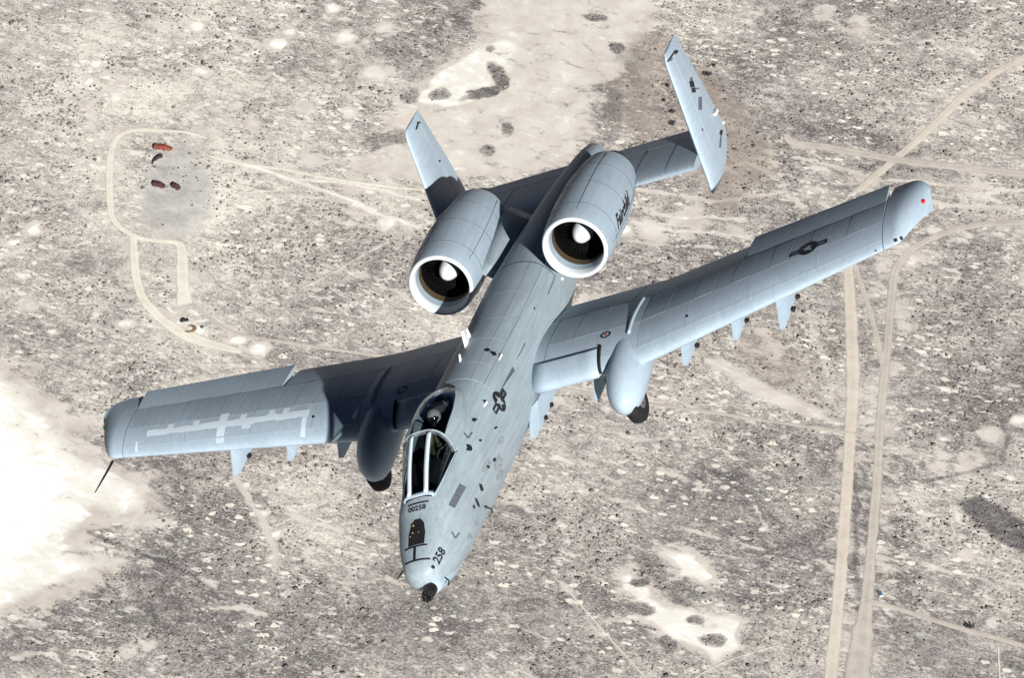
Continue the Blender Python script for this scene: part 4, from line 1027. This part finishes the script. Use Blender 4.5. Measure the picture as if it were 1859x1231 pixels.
    bp = node(nt, "ShaderNodeBump", Strength=0.25, Distance=0.4); nt.links.new(grain, bp.inputs["Height"]); nt.links.new(bp.outputs[0], b.inputs["Normal"])
    return m
me.materials.append(ground_mat())
ground = link('ground', me); tag(ground, kind='structure')

# --- dirt roads: ribbons a hand above the desert floor
def road_mat(name, c0, c1, track, thin=0.42):
    m, nt, b = new_mat(name)
    g = nt.nodes.new("ShaderNodeNewGeometry").outputs["Position"]
    sub = node(nt, "ShaderNodeVectorMath", operation='SUBTRACT'); nt.links.new(g, sub.inputs[0]); sub.inputs[1].default_value = (GC[0], GC[1], GROUND_Z)
    uv = nt.nodes.new("ShaderNodeUVMap").outputs[0]
    sep = nt.nodes.new("ShaderNodeSeparateXYZ"); nt.links.new(uv, sep.inputs[0])
    n1 = ramp(nt, noise(nt, sub.outputs[0], 0.12, 5, 0.6), [(0.32, 0.0), (0.68, 1.0)])
    n2 = ramp(nt, noise(nt, sub.outputs[0], 0.9, 4, 0.7), [(0.35, 0.0), (0.65, 1.0)])
    c = mix_c(nt, n1, c0, c1)
    # two worn wheel tracks
    w = math_n(nt, 'ABSOLUTE', math_n(nt, 'SUBTRACT', math_n(nt, 'ABSOLUTE', math_n(nt, 'SUBTRACT', sep.outputs[0], 0.5)), 0.22))
    tr = ramp(nt, w, [(0.03, 1.0), (0.12, 0.0)])
    c = mix_c(nt, math_n(nt, 'MULTIPLY', tr, 0.4), c, track)
    c = mix_c(nt, math_n(nt, 'MULTIPLY', n2, 0.28), c, tuple(q * .62 for q in c0))
    # ragged, thinning edges where the desert takes over again
    ed = math_n(nt, 'SUBTRACT', 0.5, math_n(nt, 'ABSOLUTE', math_n(nt, 'SUBTRACT', sep.outputs[0], 0.5)))
    nn = math_n(nt, 'MULTIPLY_ADD', noise(nt, sub.outputs[0], 0.35, 5, 0.7), 0.55, math_n(nt, 'MULTIPLY', noise(nt, sub.outputs[0], 0.06, 3, 0.5), 0.35))
    al = ramp(nt, math_n(nt, 'ADD', math_n(nt, 'MULTIPLY', ed, 2.6), math_n(nt, 'SUBTRACT', nn, thin)), [(0.18, 0.0), (0.42, 1.0)])
    nt.links.new(al, b.inputs["Alpha"])
    nt.links.new(c, b.inputs["Base Color"]); b.inputs["Roughness"].default_value = 0.95; b.inputs["Specular IOR Level"].default_value = 0.1
    return m
RM = {'tan': road_mat('tan_dirt', (0.57, 0.505, 0.44), (0.70, 0.635, 0.56), (0.72, 0.655, 0.575)),
      'greyroad': road_mat('grey_dirt', (0.46, 0.41, 0.375), (0.60, 0.545, 0.49), (0.64, 0.585, 0.525)),
      'white': road_mat('white_dirt', (0.68, 0.64, 0.55), (0.82, 0.785, 0.69), (0.84, 0.81, 0.73), 0.52),
      'faint': road_mat('faint_dirt', (0.64, 0.60, 0.53), (0.76, 0.73, 0.65), (0.80, 0.77, 0.70), 0.98)}
road_lines = []
for ri, (nm, pts_, kind, lab) in enumerate(ROADS):
    q = np.array(cr([np.append(at(p[0], p[1]), p[2] * PXM * (1.22 if kind == 'white' else 1.10)) for p in pts_], 10))
    d = np.gradient(q[:, :2], axis=0); d /= np.linalg.norm(d, axis=1)[:, None]; nrm = np.stack([-d[:, 1], d[:, 0]], 1)
    # resample densely
    L = np.concatenate([[0], np.cumsum(np.linalg.norm(np.diff(q[:, :2], axis=0), axis=1))])
    tt = np.arange(0, L[-1], 1.6); Q = np.stack([np.interp(tt, L, q[:, k]) for k in range(3)], 1); N = np.stack([np.interp(tt, L, nrm[:, k]) for k in range(2)], 1)
    cols = 7; co = []; uvs = []
    ea = (vnoise(tt, tt * 0 + ri * 31, 6, 21) - .5) * .30 + (vnoise(tt, tt * 0 + ri * 17, 2.2, 22) - .5) * .16; eb = (vnoise(tt, tt * 0 + ri * 53, 6, 23) - .5) * .30 + (vnoise(tt, tt * 0 + ri * 11, 2.2, 24) - .5) * .16
    for k in range(cols):
        f = k / (cols - 1) - .5
        off = Q[:, 2] * f * (1 + np.where(f < 0, ea, eb) * 2 * abs(f) * 2 * .5)
        xy = Q[:, :2] + N * off[:, None]
        crown = 0.10 * (1 - (2 * f) ** 2)
        z = height(xy[:, 0], xy[:, 1]) + .02 + .012 * (ri + 1) + crown
        co.append(np.stack([xy[:, 0], xy[:, 1], z], 1))
    co = np.stack(co, 1).reshape(-1, 3); n_ = len(tt); ii = np.arange(n_ * cols).reshape(n_, cols)
    fc = np.stack([ii[:-1, :-1], ii[1:, :-1], ii[1:, 1:], ii[:-1, 1:]], -1).reshape(-1, 4)
    me = bpy.data.meshes.new(nm); fast_mesh(me, co, fc, 4)
    ul = me.uv_layers.new(name='UVMap'); lu = (fc.ravel() % cols) / (cols - 1); lv = tt[fc.ravel() // cols]
    ul.data.foreach_set('uv', np.stack([lu, lv], 1).astype(np.float32).ravel())
    me.polygons.foreach_set('use_smooth', [True] * len(me.polygons)); me.materials.append(RM['faint' if kind == 'white' and max(p[2] for p in pts_) < 7 else kind])
    o = link(nm, me); tag(o, lab, kind='structure'); road_lines.append((Q[::3, :2], float(Q[:, 2].max())))

# --- sagebrush: one mass nobody could count
def near_road(x, y):
    D = np.full(x.shape, 1e9)
    for q, w in road_lines: D = np.minimum(D, seg_dist(x, y, list(q[::3])) - w * .5)
    return D
NS = 75000
sxy = np.stack([rng.uniform(-HX, HX, NS) + GC[0], rng.uniform(-HY, HY, NS) + GC[1]], 1)
gi = np.clip(np.searchsorted(ax, sxy[:, 0]), 0, nx_ - 1); gj = np.clip(np.searchsorted(ay, sxy[:, 1]), 0, ny_ - 1)
pl = pale_f.reshape(nx_, ny_)[gi, gj]; pd = pad.reshape(nx_, ny_)[gi, gj]; dk = dark_f.reshape(nx_, ny_)[gi, gj]
dens = np.clip(fbm(sxy[:, 0], sxy[:, 1], 26, 31, 5) * 4.0 - 1.55, .04, 1) * np.clip(1 - 1.5 * pl, 0, 1) * (1 - .8 * pd) + dk * .6
ok = (rng.random(NS) < dens) & (near_road(sxy[:, 0], sxy[:, 1]) > .6)
sxy = sxy[ok]; ns = len(sxy)
r = .26 + .55 * rng.random(ns) ** 2.4 + .9 * rng.random(ns) ** 22; hh = r * rng.uniform(.7, 1.2, ns)
ang = np.arange(6) * PI / 3
def ring_(f, z):
    a = ang[None, :] + rng.uniform(-.35, .35, (ns, 6)); q = r[:, None] * f * rng.uniform(.65, 1.3, (ns, 6))
    return np.stack([sxy[:, :1] + q * np.cos(a), sxy[:, 1:] + q * np.sin(a), hh[:, None] * z * rng.uniform(.7, 1.3, (ns, 6))], -1)
R0, R1 = ring_(.85, .02), ring_(1.0, .55)
top = np.stack([sxy[:, 0] + r * rng.uniform(-.2, .2, ns), sxy[:, 1] + r * rng.uniform(-.2, .2, ns), hh], -1)[:, None, :]
co = np.concatenate([R0, R1, top], 1); co[:, :, 2] += height(sxy[:, 0], sxy[:, 1])[:, None] - .03
tri = []
for k in range(6):
    j = (k + 1) % 6; tri += [(k, j, 6 + j), (k, 6 + j, 6 + k), (6 + k, 6 + j, 12)]
fc = (np.array(tri)[None] + (np.arange(ns) * 13)[:, None, None]).reshape(-1, 3)
me = bpy.data.meshes.new('sagebrush'); fast_mesh(me, co.reshape(-1, 3), fc, 3)
a = me.attributes.new('tone', 'FLOAT', 'POINT'); a.data.foreach_set('value', np.repeat(rng.random(ns), 13).astype(np.float32))
def brush_mat():
    m, nt, b = new_mat('sagebrush_leaf')
    a = nt.nodes.new("ShaderNodeAttribute"); a.attribute_name = 'tone'
    nt.links.new(ramp(nt, a.outputs["Fac"], [(0.0, (0.10, 0.086, 0.092)), (0.5, (0.165, 0.145, 0.142)), (0.8, (0.215, 0.198, 0.165)), (1.0, (0.30, 0.27, 0.23))]), b.inputs["Base Color"])
    b.inputs["Roughness"].default_value = 0.9; b.inputs["Specular IOR Level"].default_value = 0.1; return m
me.materials.append(brush_mat())
tag(link('sagebrush', me), kind='stuff')
print('sagebrush', ns, 'ground verts', len(X))


# ------------------------------------------------------------------ wrecks, vehicles and trees on the desert floor
M['rust_red'] = flat('rusty_red', (0.24, 0.062, 0.042), 0.85, var=0.45, scale=1.2)
M['maroon'] = flat('burnt_maroon', (0.085, 0.032, 0.036), 0.85, var=0.5, scale=1.0)
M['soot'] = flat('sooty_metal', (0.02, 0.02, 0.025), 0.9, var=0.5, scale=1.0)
M['earth'] = flat('brown_earth', (0.20, 0.125, 0.075), 0.95, var=0.4, scale=.8)
M['glass_dark'] = flat('vehicle_glass', (0.015, 0.02, 0.025), 0.1, spec=0.6)
M['blue'] = flat('blue_paint', (0.06, 0.16, 0.34), 0.35, var=0.1)
M['bark'] = flat('dead_bark', (0.06, 0.05, 0.05), 0.9)
M['twig'] = flat('dark_twigs', (0.035, 0.03, 0.035), 0.9, var=0.5, scale=2)
def stand(name, px, ang, label, cat, group=None):
    x, y = at(*px); e = bpy.data.objects.new(name, None); COL.objects.link(e)
    e.location = (x, y, float(height(np.array([x]), np.array([y]))[0])); e.rotation_euler = (0, 0, math.radians(ang))
    return tag(e, label, cat, group)
def wheel_at(parent, c, r, w=.3):
    t = hard(obj('wheel', *loft(lathe([(-w / 2, r * .6), (-w / 2, r), (w / 2, r), (w / 2, r * .6)], Vector(c), axis=Vector((0, 1, 0)), n=16)), M['black'], parent))
    obj('rim', *loft(lathe([(-w / 2 - .01, r * .55), (w / 2 + .01, r * .55)], Vector(c), axis=Vector((0, 1, 0)), n=12)), M['steel'], t)
def bev(bx, cut=.25):
    return bx
def hull(sec):
    """loft of (x, half width, bottom, top, shoulder) stations along a vehicle"""
    return loft([[Vector((x, -w, b)), Vector((x, w, b)), Vector((x, w, t - sh)), Vector((x, w - sh * .6, t)), Vector((x, -w + sh * .6, t)), Vector((x, -w, t - sh))] for x, w, b, t, sh in sec])
def wreck(px, ang, label, m, L):
    e = stand('vehicle_wreck', px, ang, label, 'wreck', 'burnt wrecks on the pad')
    b = hard(obj('body', *hull([(-L / 2, 1.3, .5, 1.5, .2), (-L * .46, 1.45, .45, 2.5, .35), (L * .20, 1.5, .45, 2.7, .4), (L * .24, 1.5, .45, 2.3, .4)]), m, e))
    for k in range(5):
        x = -L * .40 + k * L * .13
        for sd in (1, -1): obj('window', *box((x, sd * 1.49, 1.75), (L * .09, .06, .6)), M['soot'], b, smooth=False)
        obj('roof_rib', *box((x + L * .06, 0, 2.66), (.14, 2.3, .12)), M['soot'], b, smooth=False)
    c = hard(obj('cab', *hull([(L * .25, 1.3, .4, 2.1, .3), (L * .36, 1.35, .4, 2.2, .4), (L * .42, 1.3, .4, 1.4, .25), (L * .5, 1.15, .4, 1.2, .2)]), m, e))
    obj('windscreen', *box((L * .40, 0, 1.75), (.3, 1.9, .5)), M['soot'], c, smooth=False)
    for x in (-L * .33, L * .33):
        for sd in (1, -1): wheel_at(e, (x, sd * 1.35, .42), .45)
    return e
wreck((296, 270), -14, 'bright rusty red wreck at the top of the looped pad', M['rust_red'], 11.0)
wreck((289, 338), -24, 'dark maroon burnt wreck lying below the curved black arc on the pad', M['maroon'], 7.5)
wreck((320, 341), -42, 'small sooty purple wreck just right of the maroon one', M['maroon'], 5.5)
e = stand('black_arc', (291, 290), 0, 'black curved arc of blocks between the red and the maroon wrecks', 'wall')  # black raised blocks set along a curve, growing taller to one end
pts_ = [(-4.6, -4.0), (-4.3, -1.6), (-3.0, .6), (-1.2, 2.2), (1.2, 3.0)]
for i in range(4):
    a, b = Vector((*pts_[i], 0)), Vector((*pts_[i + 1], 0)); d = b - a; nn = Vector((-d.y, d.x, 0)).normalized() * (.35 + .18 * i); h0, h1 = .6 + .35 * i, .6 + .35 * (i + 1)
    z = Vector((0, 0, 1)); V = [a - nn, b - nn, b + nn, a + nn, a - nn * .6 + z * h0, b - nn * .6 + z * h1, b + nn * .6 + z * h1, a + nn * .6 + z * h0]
    obj('arc_section', V, [(0, 1, 2, 3), (4, 5, 6, 7), (0, 1, 5, 4), (1, 2, 6, 5), (2, 3, 7, 6), (3, 0, 4, 7)], M['soot'], e, smooth=False)
def vehicle(px, ang, label, body_m, roof_m, L=5.0, name='parked_car', cat='car'):
    e = stand(name, px, ang, label, cat)
    b = hard(obj('body', *hull([(-L / 2, .80, .45, .85, .1), (-L * .47, .9, .35, 1.0, .12), (L * .40, .9, .35, .98, .12), (L / 2, .78, .40, .8, .1)]), body_m, e))
    c = hard(obj('cabin', *hull([(-L * .36, .82, .95, 1.05, .05), (-L * .26, .80, .95, 1.62, .12), (L * .10, .80, .95, 1.64, .12), (L * .24, .82, .95, 1.05, .05)]), M['glass_dark'], e))
    obj('roof', *box((-L * .08, 0, 1.66), (L * .36, 1.45, .08)), roof_m, c, smooth=False)
    for x in (-L * .30, L * .31):
        for sd in (1, -1): wheel_at(e, (x, sd * .82, .34), .34, .22)
    for sd in (1, -1): obj('headlight', *box((L * .495, sd * .58, .68), (.06, .26, .14)), M['white'], b, smooth=False)
    return e
vehicle((1598, 1080), 100, 'small white car with a blue roof parked right of the grey road', M['white'], M['blue'])
vehicle((335, 583), 10, 'black truck parked on the pale junction left of the jet', M['soot'], M['soot'], 4.6, 'parked_truck', 'truck')
# brown ring of bulldozed earth
e = stand('earth_mound', (344, 597), 0, 'brown crescent mound of earth beside the black truck', 'mound')
rings = []
for k in range(15):
    a = math.radians(-150 + 260 * k / 14); c = Vector((3.0 * math.cos(a), 2.8 * math.sin(a), 0)); w = .35 + .75 * math.sin(PI * k / 14) ; d = Vector((math.cos(a), math.sin(a), 0))
    rings.append([c + d * (w * math.cos(t) * random.uniform(.85, 1.15)) + Vector((0, 0, w * .8 * math.sin(t) * random.uniform(.85, 1.15))) for t in np.linspace(0, PI, 7)])
obj('ridge', *loft(rings), M['earth'], e)
e = stand('supply_crate', (367, 596), 20, 'small grey crate standing right of the brown mound', 'crate')
obj('box_body', *box((0, 0, .55), (1.5, 1.2, 1.1)), M['steel'], e, smooth=False); obj('lid', *box((0, 0, 1.14), (1.6, 1.3, .1)), M['cockpit'], e, smooth=False)
def dead_tree(px, r, ang, label):
    e = stand('dead_tree', px, ang, label, 'tree', 'dark trees around the port tail fin')
    obj('trunk', *tube([(0, 0, -.1), (.1, .05, r * .5), (-.05, .1, r * 1.0), (.1, 0, r * 1.5)], [.22, .17, .12, .05], 7), M['bark'], e)
    V, F = [], []
    for k in range(130):
        d = Vector((random.gauss(0, 1) * 1.5, random.gauss(0, 1) * .6, random.gauss(0, .55))); d *= r * .55 / max(.6, d.length ** .5)
        c = d + Vector((0, 0, r * 1.05)); a = Vector((random.gauss(0, 1), random.gauss(0, 1), random.gauss(0, 1))).normalized(); b_ = a.orthogonal().normalized()
        q = random.uniform(.18, .42) * r * .5; o_ = len(V); V += [c + a * q, c - a * q * .6 + b_ * q * .7, c - a * q * .6 - b_ * q * .7]; F.append((o_, o_ + 1, o_ + 2))
    for k in range(5):
        a = random.uniform(0, 2 * PI); tv, tf = tube([(0, 0, r * (.5 + .15 * k)), (math.cos(a) * r * .5, math.sin(a) * r * .4, r * (.9 + .12 * k)), (math.cos(a) * r * 1.0, math.sin(a) * r * .7, r * (1.1 + .1 * k))], [.1, .07, .03], 5)
        o_ = len(V); V += tv; F += [tuple(i + o_ for i in f) for f in tf]
    obj('crown', V, F, M['twig'], e, smooth=False, fix=False)
for px, r, a, lab in [((1297, 120), 1.5, 60, 'topmost dark tree right of the port tail fin'), ((1286, 138), 2.2, 0, 'widest dark tree just right of the port tail fin'), ((1213, 158), 1.6, 80, 'dark tree half hidden behind the leading edge of the port tail fin'),
                      ((1206, 184), 1.3, 80, 'small dark tree left of the port tail fin'), ((1222, 206), 1.7, 20, 'dark spreading tree left of the port tail fin, second from below'), ((1222, 228), 2.0, 50, 'lowest dark tree left of the port tail fin above the tailplane'),
                      ((1762, 1143), 2.2, 0, 'lone dark bushy tree at the lower right edge')]:
    dead_tree(px, r, a, lab)

# ------------------------------------------------------------------ thin dust drifting over the ground
def dust(name, px, size, hgt, dens, col, label):
    x, y = at(*px); z = float(height(np.array([x]), np.array([y]))[0])
    bm = bmesh.new(); bmesh.ops.create_icosphere(bm, subdivisions=3, radius=1)
    for v in bm.verts: v.co = Vector((v.co.x * size[0], v.co.y * size[1], v.co.z * hgt + hgt * 1.05))
    me = bpy.data.meshes.new(name); bm.to_mesh(me); bm.free()
    m = bpy.data.materials.new(name + '_haze'); m.use_nodes = True; nt = m.node_tree; nt.nodes.clear()
    out = nt.nodes.new("ShaderNodeOutputMaterial"); pv = nt.nodes.new("ShaderNodeVolumePrincipled")
    pv.inputs["Color"].default_value = (*col, 1); pv.inputs["Anisotropy"].default_value = 0.0
    tc = nt.nodes.new("ShaderNodeTexCoord").outputs["Object"]
    mp = mapping(nt, tc, (1 / size[0], 1 / size[1], 1 / hgt)); sub = node(nt, "ShaderNodeVectorMath", operation='SUBTRACT'); nt.links.new(mp, sub.inputs[0]); sub.inputs[1].default_value = (0, 0, 1.05)
    ln = node(nt, "ShaderNodeVectorMath", operation='LENGTH'); nt.links.new(sub.outputs[0], ln.inputs[0])
    fall = ramp(nt, ln.outputs["Value"], [(0.15, 1.0), (0.95, 0.0)])
    nz = ramp(nt, noise(nt, tc, 0.07, 4, 0.6), [(0.40, 0.0), (0.68, 1.0)])
    nt.links.new(math_n(nt, 'MULTIPLY', math_n(nt, 'MULTIPLY', fall, nz), dens), pv.inputs["Density"])
    nt.links.new(pv.outputs[0], out.inputs["Volume"]); me.materials.append(m)
    o = link(name, me); o.location = (x, y, z); tag(o, label, kind='stuff')
dust('dust_haze', (325, 395), (22, 24), 5, .05, (.96, .96, .95), 'pale dust hanging over the lower half of the looped pad')
dust('smoke_haze', (1155, 145), (18, 30), 6, .075, (.72, .67, .64), 'brownish smoke drifting between the tail fins')
